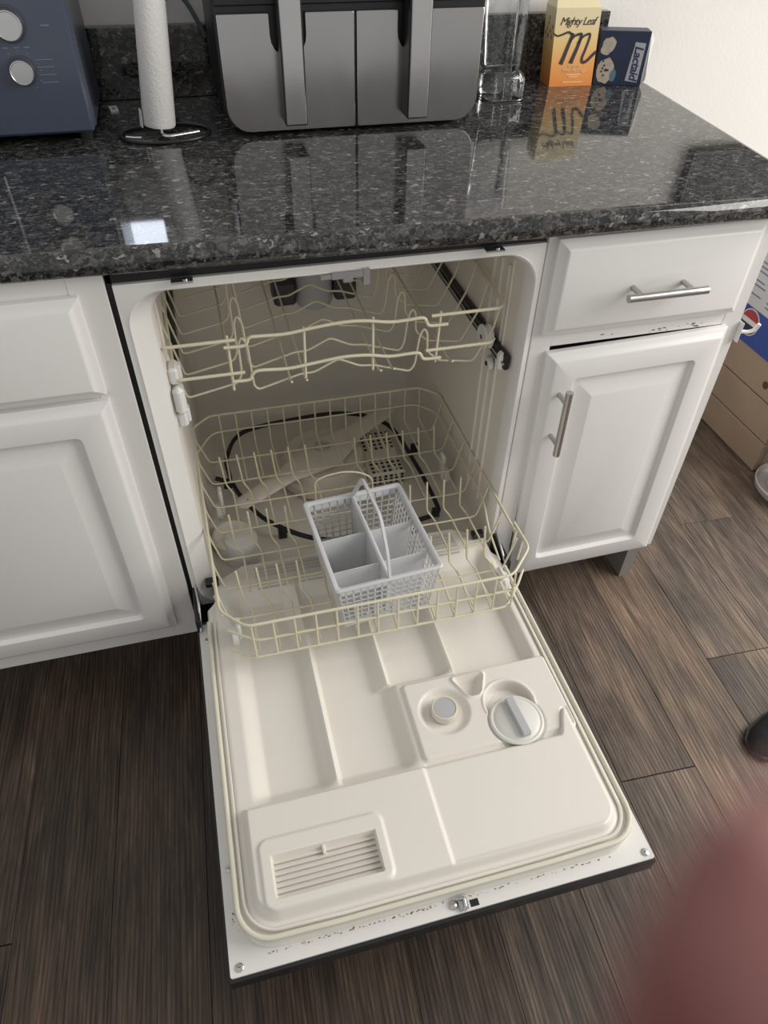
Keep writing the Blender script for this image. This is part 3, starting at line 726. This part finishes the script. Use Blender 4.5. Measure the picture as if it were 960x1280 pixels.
for ins, h in ((.004, HB - .004), (-.0035, HB - .004), (-.0045, HB - .001), (-.003, HB + .0015), (.002, HB + .0015), (.004, HB - .001), (.004, HB - .004)):
    lps.append([(x, y, h) for x, y in rr(hx0 + ins, hx1 - ins, hy0 + ins, hy1 - ins, .007, 4)])
g.loft(lps).build('rim', 'basket', cb, 50)
for y in (-.028, .045):
    pass
for y0_ in (-.062, .014):
    for sgn in (-1, 1):
        g = G(); x_ = .083 * sgn
        strip(g, (.003 * sgn, y0_, .002), (.073 * sgn, y0_, .002), (x_, y0_, HB - .009), (.003 * sgn, y0_, HB - .009), (0, 1, 0), .0016); g.build('divider', 'basket', cb)
# middle wall carrying the handle
g = G()
outer_h = fillet([(0, -.103, .0), (0, -.106, HB), (0, -.058, .186), (0, .062, .186), (0, .104, HB), (0, .097, 0)], .012, 3)
g2 = []
g = G(); strip(g, (-.0018, -.098, .001), (-.0018, .098, .001), (-.0018, .104, HB - .004), (-.0018, -.104, HB - .004), (1, 0, 0), .0036); g.build('middle_wall', 'basket', cb)
hd = fillet([(0, -.106, HB - .002), (0, -.094, .150), (0, -.054, .201), (0, .040, .201), (0, .104, HB - .002)], .012, 4)
g = G(); loops = []
for i, p in enumerate(hd):
    a = hd[max(0, i - 1)]; b = hd[min(len(hd) - 1, i + 1)]; tg = (b - a).normalized(); nn = Vector((0, -tg.z, tg.y))
    loops.append([tuple(p + Vector((sx * .0022, 0, 0)) + nn * sn * .0034) for sx, sn in ((-1, -1), (1, -1), (1, 1), (-1, 1))])
g.loft(loops, True, True).build('handle', 'basket', cb, 40)
g = G(); g.tube([(0, -.103, HB - .004), (0, 0, HB - .003), (0, .103, HB - .004)], .0038, 8).build('handle_base', 'basket', cb, 60)

# ------------------------------------------------------------------ counter-top objects
CZ = .9171
# air fryer
af = thing('air_fryer', 'stainless and black air fryer with two drawers and upright bar handles, on the countertop', 'air fryer', (.11, .5, CZ))
def rrz(x0, x1, z0, z1, r, y, n=6): return [(x, y, z) for x, z in rr(x0, x1, z0, z1, r, n)]
g = G(); g.loft([rrz(-.110, .334, .922, 1.235, .045, .640), rrz(-.112, .336, .920, 1.237, .046, .60), rrz(-.112, .336, .920, 1.237, .046, .425), rrz(-.108, .332, .921, 1.233, .043, .413)], True, True).build('body', 'frybody', af, 40)
for x in (-.08, .30):
    for y in (.44, .61): G().lathe([(.012, CZ), (.013, .9205), (.0001, .9205)], (x, y, 0), 12).build('foot', 'black', af)
def basket_front(x0, x1, rl, rrt, hx):
    # outline with one big lower outer corner and a notch around the handle
    z0, z1 = .9235, 1.0885
    def arc(cx_, cz_, r, a0, a1, n=6): return [(cx_ + r * math.cos(math.radians(a0 + (a1 - a0) * k / n)), cz_ + r * math.sin(math.radians(a0 + (a1 - a0) * k / n))) for k in range(n + 1)]
    P = arc(x0 + rl, z0 + rl, rl, 180, 270) + arc(x1 - rrt, z0 + rrt, rrt, 270, 360) + [(x1, z1 - .001), (x1 - .001, z1)]
    P += [(hx + .030, z1)] + arc(hx, z1 - .028, .030, 0, -180, 10) + [(hx - .030, z1)] + [(x0 + .001, z1), (x0, z1 - .001)]
    return P
for x0, x1, rl, rt, hx in ((-.1045, .1105, .036, .003, .0035), (.1145, .3285, .003, .036, .2105)):
    P = basket_front(x0, x1, rl, rt, hx)
    g = G(); g.loft([[(x, .4135, z) for x, z in P], [(x, .4045, z) for x, z in P], [(x + (.0012 if x < (x0 + x1) / 2 else -.0012), .4035, z + (.001 if z < 1 else -.001)) for x, z in P]], False, True)
    fr = g.build('drawer', 'steel', af, 30)
    bh = G().box(hx - .0185, hx + .0185, .368, .4055, .9395, 1.150, .002).build('handle', 'frybody', fr)
    G().box(hx - .0165, hx + .0165, .3655, .3685, .9415, 1.150, .0012).build('handle_face', 'steel_bar', bh)
G().box(-.106, .330, .4085, .414, 1.098, 1.225, .002).build('control_panel', 'frybody', af)

af.location = (.1055, .482, CZ); af.scale = (.985, 1, .985)

# countertop oven with two knobs
ov = thing('toaster_oven', 'dark countertop oven with two silver knobs, at the left end of the countertop', 'toaster oven', (-.55, .5, CZ))
G().box(-.80, -.314, .418, .630, .930, 1.24, .008).build('body', 'oven_side', ov)
G().box(-.798, -.317, .408, .419, .932, 1.238, .004).build('front_panel', 'oven', ov)
G().box(-.788, -.47, .402, .409, .955, 1.20, .003).build('door', 'oven', ov)
G().tube(fillet([(-.77, .402, 1.185), (-.77, .372, 1.188), (-.49, .372, 1.188), (-.49, .402, 1.185)], .01), .006, 8).build('handle', 'knob', ov, 60)
for x in (-.77, -.335):
    for y in (.44, .61): G().lathe([(.012, CZ), (.012, .931), (.0001, .931)], (x, y, 0), 12).build('foot', 'black', ov)
for x, z, r in ((-.399, 1.079, .0205), (-.3985, 1.0205, .0175)):
    k = G().lathe([(r, -.001), (r * .97, .012), (r * .93, .0145), (r * .86, .0150), (r * .82, .0142), (.0001, .0142)], (x, .408, z), 32, 'y').build('knob', 'knob', ov, 35)
    G().lathe([(r * 1.14, 0), (r * 1.14, .002), (r, .0025)], (x, .408, z), 32, 'y', False).build('knob_ring', 'oven_side', k, 35)
g = G()
for dz in (.013, .0035, -.0065, -.0165): g.box(-.376, -.352, .4074, .4079, 1.0205 + dz, 1.0217 + dz)
for a in range(-150, 60, 30):
    t = math.radians(90 + a * 1.0); g.box(-.3985 + .026 * math.cos(t) - .0015, -.3985 + .026 * math.cos(t) + .0015, .4074, .4079, 1.0205 + .026 * math.sin(t) - .0006, 1.0205 + .026 * math.sin(t) + .0006)
for x in (-.418, -.402, -.388): g.box(x, x + .008, .4074, .4079, 1.0495, 1.0512)
g.box(-.357, -.345, .4074, .4079, 1.0755, 1.0775)
g.build('scale_mark', 'print_grey', ov, kind='stuff')

# paper towel on a wire stand
ph = thing('towel_stand', 'black wire paper towel stand with round base ring, between oven and air fryer', 'towel stand', (-.209, .42, CZ))
ring = [(-.209 + .072 * math.cos(2 * math.pi * k / 40), .422 + .050 * math.sin(2 * math.pi * k / 40), CZ + .0032) for k in range(40)]
G().tube(ring, .003, 8, True).build('base_ring', 'black', ph, 60)
G().tube(fillet([(-.155, .408, CZ + .007), (-.205, .385, CZ + .008), (-.214, .392, CZ + .009), (-.2145, .428, CZ + .012), (-.2120, .430, CZ + .03), (-.188, .437, CZ + .27)], .012, 5), .003, 8).build('post', 'chrome', ph, 60)
G().tube([(-.271, .400, CZ + .0075), (-.258, .392, CZ + .0075), (-.247, .390, CZ + .0075)], .002, 6).build('clip', 'chrome', ph, 60)
pt = thing('paper_towel_roll', 'nearly used up white paper towel roll on the wire stand', 'paper towel', (-.213, .43, CZ + .012))
ax0, ax1 = Vector((-.2165, .432, CZ + .013)), Vector((-.190, .436, CZ + .255))
g = G(); n = 28; loops = []
q = (ax1 - ax0).to_track_quat('Z', 'Y')
for t, r in ((0, .014), (0, .0245), (.012, .0262), (.5, .0245), (.985, .0222), (1, .020), (1, .014)):
    c = ax0.lerp(ax1, t); loops.append([tuple(c + q @ Vector((r * math.cos(2 * math.pi * k / n), r * math.sin(2 * math.pi * k / n), 0))) for k in range(n)])
g.loft(loops).build('roll', 'paper', pt, 40)
g = G()
for r in (.0135,): g.loft([[tuple(ax0.lerp(ax1, t) + q @ Vector((r * math.cos(2 * math.pi * k / n), r * math.sin(2 * math.pi * k / n), 0))) for k in range(n)] for t in (.0, 1.0)])
g.build('cardboard_core', 'card', pt, 60)
g = G(); g.loft([[(-.2425, .418, CZ + .014), (-.2440, .4195, CZ + .0139), (-.2475, .433, CZ + .0135), (-.246, .434, CZ + .0135)], [(-.2405, .419, CZ + .04), (-.2415, .42, CZ + .04), (-.2445, .431, CZ + .04), (-.243, .432, CZ + .04)]], True, True); g.build('loose_sheet', 'paper', pt)
# power cord of the air fryer
cdp = [(-.1135, .640, 1.013), (-.124, .642, 1.040), (-.140, .645, 1.068), (-.158, .647, 1.078), (-.178, .647, 1.066), (-.194, .645, 1.035), (-.205, .638, .98), (-.209, .632, .94), (-.214, .615, CZ + .005), (-.218, .580, CZ + .0045), (-.217, .545, CZ + .0045)]
c_ = G().tube(curve(cdp, 7), .004, 8).build('power_cord', 'cord', None, 60)
c_['label'] = 'dark grey power cord looping up against the wall beside the air fryer'; c_['category'] = 'cord'
# small white clip by the oven
wc = thing('bread_clip', 'tiny white plastic clip lying at the back of the countertop beside the oven', 'clip', (-.296, .585, CZ))
g = G(); Rt = Matrix.Translation((-.2945, .588, CZ)) @ Matrix.Rotation(.15, 4, 'Z')
g.box(-.007, -.003, -.016, .016, 0, .003, 0, Rt); g.box(.003, .007, -.016, .016, 0, .003, 0, Rt); g.box(-.003, .003, .009, .016, 0, .003, 0, Rt); g.box(-.003, .003, -.016, -.008, 0, .003, 0, Rt)
g.build('clip_body', 'white_plastic', wc)
# lit panel plugged in on the wall (its glow is mirrored in the counter)
nl = thing('night_light', 'small lit white night light plugged into the wall behind the oven', 'night light', (-.287, .66, 1.14))
G().box(-.327, -.247, .652, .6715, 1.141, 1.262, .004).build('body', 'white_plastic', nl)
G().box(-.325, -.249, .6495, .6525, 1.143, 1.260, .001).build('diffuser', 'lit', nl)
# dark board on the wall at the right (mirrored in the counter)
db = thing('wall_board', 'dark framed board hanging on the wall beyond the counter end', 'board', (1.25, .66, 1.08))
G().box(.985, 1.55, .648, .6715, 1.084, 1.75, .004).build('frame', 'black', db)
G().box(.995, 1.54, .6465, .6485, 1.094, 1.74, .001).build('panel', 'board', db)

# clear plastic container
cc = thing('plastic_container', 'clear plastic container standing on end right of the air fryer', 'container', (.415, .53, CZ))
def shell(g, secs, r0, t=.0012):
    ou = [[(x, y, z) for x, y in rr(x0, x1, y0, y1, r, 4)] for x0, x1, y0, y1, r, z in secs]
    g.loft(ou, True, False); return g
g = G(); shell(g, [(.381, .452, .502, .565, .014, CZ + .001), (.378, .4555, .499, .568, .016, .925), (.378, .4555, .499, .568, .016, .950), (.380, .4535, .501, .566, .016, .958), (.387, .446, .507, .560, .012, .966)], 0)
base_ = g.build('collar', 'clear', cc, 50)
g = G(); shell(g, [(.386, .442, .507, .560, .010, .9662), (.384, .442, .505, .562, .010, .97), (.378, .4435, .50, .567, .010, 1.085), (.376, .4445, .498, .569, .011, 1.12), (.374, .447, .496, .571, .012, 1.125)], 0)
g.build('tub_wall', 'clear', cc, 50)
g = G()
for x in (.392, .408, .425, .447): g.tube([(x, .4985, .921), (x, .4982, .94), (x, .499, .957)], .0011, 6)
g.build('rib', 'clear', base_, 60)
g = G(); lpz = rr(.377, .456, .4985, .5685, .016, 4); g.tube([(x, y, .9195) for x, y in lpz], .0013, 6, True); g.build('bead', 'clear', base_, 60)

cc.location.x += .010
def text(body, size, m, parent, Mx, shear=0, extrude=.0003, name='lettering', align='CENTER', sp=1.0, bold=0.0):
    c = bpy.data.curves.new('lettering', 'FONT'); c.body = body; c.size = size; c.shear = shear; c.extrude = extrude
    c.align_x = align; c.align_y = 'CENTER'; c.space_character = sp; c.offset = bold; c.resolution_u = 3
    t = bpy.data.objects.new('tmp', c); COL.objects.link(t)
    dg = bpy.context.evaluated_depsgraph_get(); me = bpy.data.meshes.new_from_object(t.evaluated_get(dg))
    bpy.data.objects.remove(t)
    me.transform(Mx); me.materials.clear(); me.materials.append(M[m])
    o = bpy.data.objects.new(name, me); COL.objects.link(o); o.parent = parent; OFF[o] = OFF[parent]; return o
def disc(g, P, y0, y1):
    g.loft([[(x, y0, z) for x, z in P], [(x, y1, z) for x, z in P]], True, True); return g

# tea carton (local: front at y=0, x -.045...045, z up)
tb = thing('tea_box', 'orange and cream tea carton with a big dark m, right of the clear container', 'tea box', (.599, .583, CZ), local=True, rot=(0, 0, math.radians(-4)))
g = G()
TW = .0455
L0 = [(-TW, 0, 0), (TW, 0, 0), (TW, .055, 0), (-TW, .055, 0)]
g.loft([L0, [(x * 1.0 - .008, y, .132) for x, y, z in L0], [(-TW - .004, .012, .144), (TW - .012, .012, .144), (TW - .012, .05, .144), (-TW - .004, .05, .144)]], True, True)
tbody = g.build('carton', 'tea', tb, 20)
FR = Matrix.Rotation(math.radians(90), 4, 'X')
def lean(M_): return Matrix(((1, 0, -.06, 0), (0, 1, 0, 0), (0, 0, 1, 0), (0, 0, 0, 1))) @ M_
text('Mighty Leaf', .0185, 'ink', tbody, lean(Matrix.Translation((0, -.0004, .110)) @ FR), .35, sp=.86)
g = G()
def brush(pts, r):
    cu = curve([(x * k_ + .001 - .06 * z, -.0008, .066 + (z - .066) * k_) for x, z in pts for k_ in (1.12,)], 6); k = len(cu); loops = []
    for i, p in enumerate(cu):
        a, b = cu[max(0, i - 1)], cu[min(k - 1, i + 1)]; t = (b - a).normalized(); n_ = Vector((-t.z, 0, t.x)); rr_ = r[0] + (r[1] - r[0]) * i / (k - 1)
        loops.append([tuple(p + n_ * rr_), tuple(p - n_ * rr_)])
    V = [v for l in loops for v in l]; g.add(V, [(2 * i, 2 * i + 1, 2 * i + 3, 2 * i + 2) for i in range(k - 1)])
brush([(-.045, .090), (-.036, .085), (-.026, .087), (-.016, .090), (-.008, .086)], (.0012, .0022))
brush([(-.007, .0885), (-.013, .072), (-.020, .052), (-.024, .042)], (.0030, .0042))
brush([(-.012, .075), (-.004, .084), (.006, .087), (.0085, .084), (.004, .068), (-.003, .050), (-.0055, .043)], (.0016, .0042))
brush([(.003, .073), (.012, .083), (.022, .087), (.0245, .083), (.020, .066), (.015, .051), (.017, .0445), (.024, .046), (.034, .055), (.040, .060)], (.0018, .0030))
g.build('brush_letter', 'ink', tbody)
text('Organic', .0085, 'cream_ink', tbody, lean(Matrix.Translation((.004, -.0004, .0355)) @ FR))
text('Mint Melange', .0090, 'cream_ink', tbody, lean(Matrix.Translation((.004, -.0004, .0275)) @ FR))
g = G()
for z, w_ in ((.0195, .030), (.0160, .020), (.0065, .042)): g.box(-w_ / 2 + .003, w_ / 2 + .003, -.0007, 0, z, z + .0014)
g.build('small_print', 'cream_ink', tbody, kind='stuff'); g = G()
for x in (-.020, -.008, .004): g.box(x, x + .005, .018, .024, .1441, .1446)
for _ in range(9):
    y = random.uniform(.008, .046); z = random.uniform(.075, .125); x = -TW - .0605 * z - .0006; g.box(x, x + .0012, y, y + .003, z, z + .006)
g.build('print_mark', 'ink', tbody, kind='stuff')
# ice cream carton (local: front at y=0, rotated)
ib = thing('ice_cream_box', 'navy blue ice cream carton lying on its side, right of the tea carton', 'ice cream box', (.742, .556, CZ), local=True, rot=(0, 0, math.radians(-17)))
W_, H_ = .097, .094
g = G(); g.box(-W_, 0, 0, .038, 0, H_, .0008); ibody = g.build('carton', 'navy', ib)
g = G(); V = [(0, 0, .002), (.0, 0, H_ - .001), (.009, .004, H_ - .012), (.006, -.004, .012)]; g.add(V + [(a + .0005, b + .0006, c) for a, b, c in V], [(0, 1, 2, 3), (7, 6, 5, 4), (0, 3, 7, 4), (1, 5, 6, 2), (2, 6, 7, 3)]); g.build('end_flap', 'carton_white', ibody)
g = G(); disc(g, [(-.0335, .009), (-.0085, .006), (-.0065, .074), (-.0275, .076), (-.0310, .04)][::1], -.0006, 0); g.build('label_patch', 'label', ibody)
text('Lactaid', .0235, 'navy_ink', ibody, Matrix.Translation((-.0185, -.0007, .040)) @ Matrix.Rotation(math.radians(90), 4, 'Y') @ FR, .2, sp=.9, bold=.0004)
g = G()
def blob(cx_, cz_, r, n=14, sq=1.0, sd=0):
    rnd = random.Random(sd); return [(cx_ + r * (1 + rnd.uniform(-.12, .12)) * math.cos(2 * math.pi * k / n), cz_ + r * sq * (1 + rnd.uniform(-.12, .12)) * math.sin(2 * math.pi * k / n)) for k in range(n)]
disc(g, blob(-.078, .070, .0135, sd=1), -.0004, 0); disc(g, blob(-.083, .062, .010, sd=2), -.0005, 0); disc(g, blob(-.076, .025, .0175, sq=1.3, sd=3), -.0005, 0); g.build('ice_cream_print', 'cookie', ibody)
g = G(); disc(g, blob(-.060, .017, .006, sq=1.9, sd=5), -.0007, 0); g.build('teal_print', 'teal', ibody)
g = G()
for k in range(9): disc(g, blob(-.077 + random.uniform(-.011, .010), .024 + random.uniform(-.018, .02), .002, 6, sd=20 + k), -.0009, 0)
g.build('cookie_speck', 'ink', ibody, kind='stuff')

# ------------------------------------------------------------------ right side of the room
wcr = thing('wooden_crate', 'low pine storage crate against the wall beyond the right base cabinet', 'crate', (1.45, .45, 0))
for i, (a, b) in enumerate(((.004, .094), (.098, .194), (.198, .292))):
    bd = G().box(1.215, 1.233, .292, .655, a, b, .0015).build('board', 'pine', wcr)
    if i == 2: G().lathe([(.011, 0), (.0001, .0003)], (1.2148, .375, .235), 14, 'x').build('knot', 'knot', bd)
    G().box(1.66, 1.678, .292, .655, a, b, .0015).build('board', 'pine', wcr)
    G().box(1.234, 1.659, .292, .310, a, b, .0015).build('board', 'pine', wcr)
    G().box(1.234, 1.659, .637, .655, a, b, .0015).build('board', 'pine', wcr)
G().box(1.234, 1.659, .311, .636, .004, .016).build('bottom', 'pine', wcr)
G().box(1.234, 1.659, .311, .636, .276, .290).build('lid', 'pine', wcr)
sb = thing('soda_carton', 'blue and white soda can carton with a round emblem, on the pine crate', 'soda box', (1.4, .45, .2925))
sbody = G().box(1.212, 1.62, .31, .645, .2925, .530, .001).build('carton', 'soda_white', sb)
G().box(1.2114, 1.2122, .311, .644, .2935, .388, .0).build('blue_band', 'soda_blue', sbody)
def xdisc(P, x0, x1, m, nm):
    g = G(); g.loft([[(x0, y, z) for y, z in P], [(x1, y, z) for y, z in P]], True, True); return g.build(nm, m, sbody)
def circ(cy_, cz_, r, a0=0, a1=360, n=24): return [(cy_ + r * math.cos(math.radians(a0 + (a1 - a0) * k / n)), cz_ + r * math.sin(math.radians(a0 + (a1 - a0) * k / n))) for k in range(n + (0 if a1 - a0 == 360 else 1))]
ec, ez = .508, .350
xdisc(circ(ec, ez, .036), 1.2106, 1.2114, 'carton_white', 'emblem_ring')
xdisc(circ(ec, ez, .033, 15, 165), 1.2098, 1.2106, 'red', 'emblem_red')
xdisc(circ(ec, ez, .033, 190, 350), 1.2098, 1.2106, 'soda_dark', 'emblem_blue')
g = G()
for k in range(9):
    for (a, b) in ((.56, .60), (.50, .545), (.43, .48), (.36, .41)):
        if random.random() < .75: g.box(1.2114, 1.2122, a + random.uniform(0, .01), b, .405 + k * .012, .4085 + k * .012)
g.build('small_print', 'print_grey', sbody, kind='stuff')
# plant pot in a saucer
sc_ = thing('plant_saucer', 'round pale saucer on the floor in front of the pine crate', 'saucer', (1.262, .205, 0))
G().lathe([(.0001, 0), (.082, 0), (.094, .012), (.098, .030), (.095, .032), (.090, .014), (.0001, .008)], (1.262, .190, .0003), 36).build('dish', 'ceramic', sc_, 40)
pp = thing('plant_pot', 'tall pale pot standing in the round saucer beside the crate', 'pot', (1.262, .190, .009))
G().lathe([(.0001, .009), (.064, .009), (.068, .02), (.086, .17), (.088, .20), (.083, .20), (.080, .17), (.0001, .165)], (1.262, .190, 0), 32).build('pot_wall', 'ceramic', pp, 40)
# black shoe at the right
sh = thing('shoe', 'black fabric shoe on the floor near the right edge, toe towards the dishwasher', 'shoe', (.8, -.42, 0), local=True, rot=(0, 0, math.radians(14)))
secs = []
for x, wd, h, zc in ((-.112, .004, .010, .010), (-.100, .022, .018, .012), (-.075, .034, .026, .012), (-.03, .041, .036, .012), (.02, .040, .048, .012), (.07, .034, .066, .012), (.12, .034, .078, .012), (.15, .030, .080, .012), (.162, .018, .072, .012)):
    secs.append([(x, wd * math.cos(a), zc + max(0, math.sin(a)) * h) for a in [2 * math.pi * k / 18 for k in range(18)]])
G().loft(secs, True, True).build('upper', 'shoe', sh, 60)
so = [(-.114, 0), (-.105, .024), (-.08, .039), (-.03, .045), (.03, .041), (.1, .036), (.15, .034), (.167, .016), (.167, -.016), (.15, -.034), (.1, -.036), (.03, -.041), (-.03, -.045), (-.08, -.039), (-.105, -.024)]
G().loft([[(x, y, z) for x, y in so] for z in (.0005, .013)], True, True).build('sole', 'sole', sh)
for i in range(4):
    x = -.035 + i * .02; G().tube(curve([(x, -.022, .045 + i * .005), (x, 0, .053 + i * .006), (x, .022, .045 + i * .005)], 3), .0028, 6).build('lace', 'sole', sh, 60)

# ------------------------------------------------------------------ hand whose fingertip reaches in front of the lens
hand = thing('hand', 'out-of-focus hand whose pinkish fingertip reaches into the lower right corner', 'hand', (0, 0, 0), local=True)
hand.location = CAM; hand.rotation_euler = CAMR.to_euler()
mm = .001
V = []; E = []; Rr = []
def vert(p, r): V.append(tuple(c * mm for c in p)); Rr.append(r * mm); return len(V) - 1
wrist = vert((176, -112, 26), 24); pc = vert((136, -92, 12), 21); E.append((wrist, pc))
fore = vert((236, -146, 44), 27); E.append((wrist, fore)); fore2 = vert((300, -182, 60), 31); E.append((fore, fore2))
chains = [
  [((93, -64, -1), 11.5), ((56, -44, -12), 9.2), ((37, -32.5, -20), 9.6), ((24.2, -23.6, -22.5), 10.2), ((15.6, -17.3, -23.2), 10.3), ((10.5, -13.4, -23.4), 8.5)],
  [((88, -80, 8), 11.5), ((50, -72, 2), 9.4), ((38, -78, 22), 8.8), ((52, -86, 36), 7.4)],
  [((88, -96, 15), 11), ((54, -94, 12), 9.0), ((46, -98, 32), 8.2), ((60, -103, 44), 7.0)],
  [((94, -110, 22), 10), ((66, -112, 22), 7.8), ((58, -114, 38), 7.0), ((70, -117, 48), 6.0)],
]
for ch in chains:
    prev = pc
    for p, r in ch:
        v = vert(p, r); E.append((prev, v)); prev = v
th = [((134, -70, 2), 13), ((110, -46, 12), 10.5), ((92, -34, 20), 9.2), ((80, -28, 26), 7.4)]
prev = wrist
for p, r in th:
    v = vert(p, r); E.append((prev, v)); prev = v
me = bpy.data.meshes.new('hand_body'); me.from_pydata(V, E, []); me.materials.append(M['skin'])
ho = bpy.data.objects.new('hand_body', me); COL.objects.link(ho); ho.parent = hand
sk = ho.modifiers.new('skin', 'SKIN'); sk.use_smooth_shade = True
for i, r in enumerate(Rr):
    me.skin_vertices[0].data[i].radius = (r, r); me.skin_vertices[0].data[i].use_root = (i == 0)
sd = ho.modifiers.new('sub', 'SUBSURF'); sd.levels = 2; sd.render_levels = 2
def nail(c, along, up, ln, wd):
    a = Vector(along).normalized(); u = Vector(up); u = (u - a * u.dot(a)).normalized(); b = a.cross(u); c = Vector(c)
    g = G(); loops = []
    for t in (-1, -.7, 0, .6, .9, 1):
        hw = wd * math.sqrt(max(.02, 1 - (abs(t) ** 3) * .9))
        loops.append([tuple((c + a * t * ln + b * hw * k - u * (abs(k) ** 2) * wd * .45 + u * hh) * mm) for k, hh in ((-1, 0), (-.5, .3), (0, .4), (.5, .3), (1, 0), (.5, -.6), (-.5, -.6))])
    return g.loft(loops, True, True).build('nail', 'nail', hand, 50)
nail((13.8, -11.4, -18.0), (-5, 3.6, -.3), (.25, .62, .75), 5.2, 4.2)
nail((47.5, -87.6, 28.4), (14, -8, 14), (-.2, -.9, -.3), 4.2, 3.6)
nail((55, -104.8, 37.8), (14, -5, 12), (-.2, -.9, -.3), 4.0, 3.4)
nail((66, -118.4, 42.6), (12, -3, 10), (-.2, -.9, -.3), 3.4, 2.9)
nail((85, -26.6, 29.6), (-12, 6, 6), (.2, .6, .75), 4.8, 4.2)
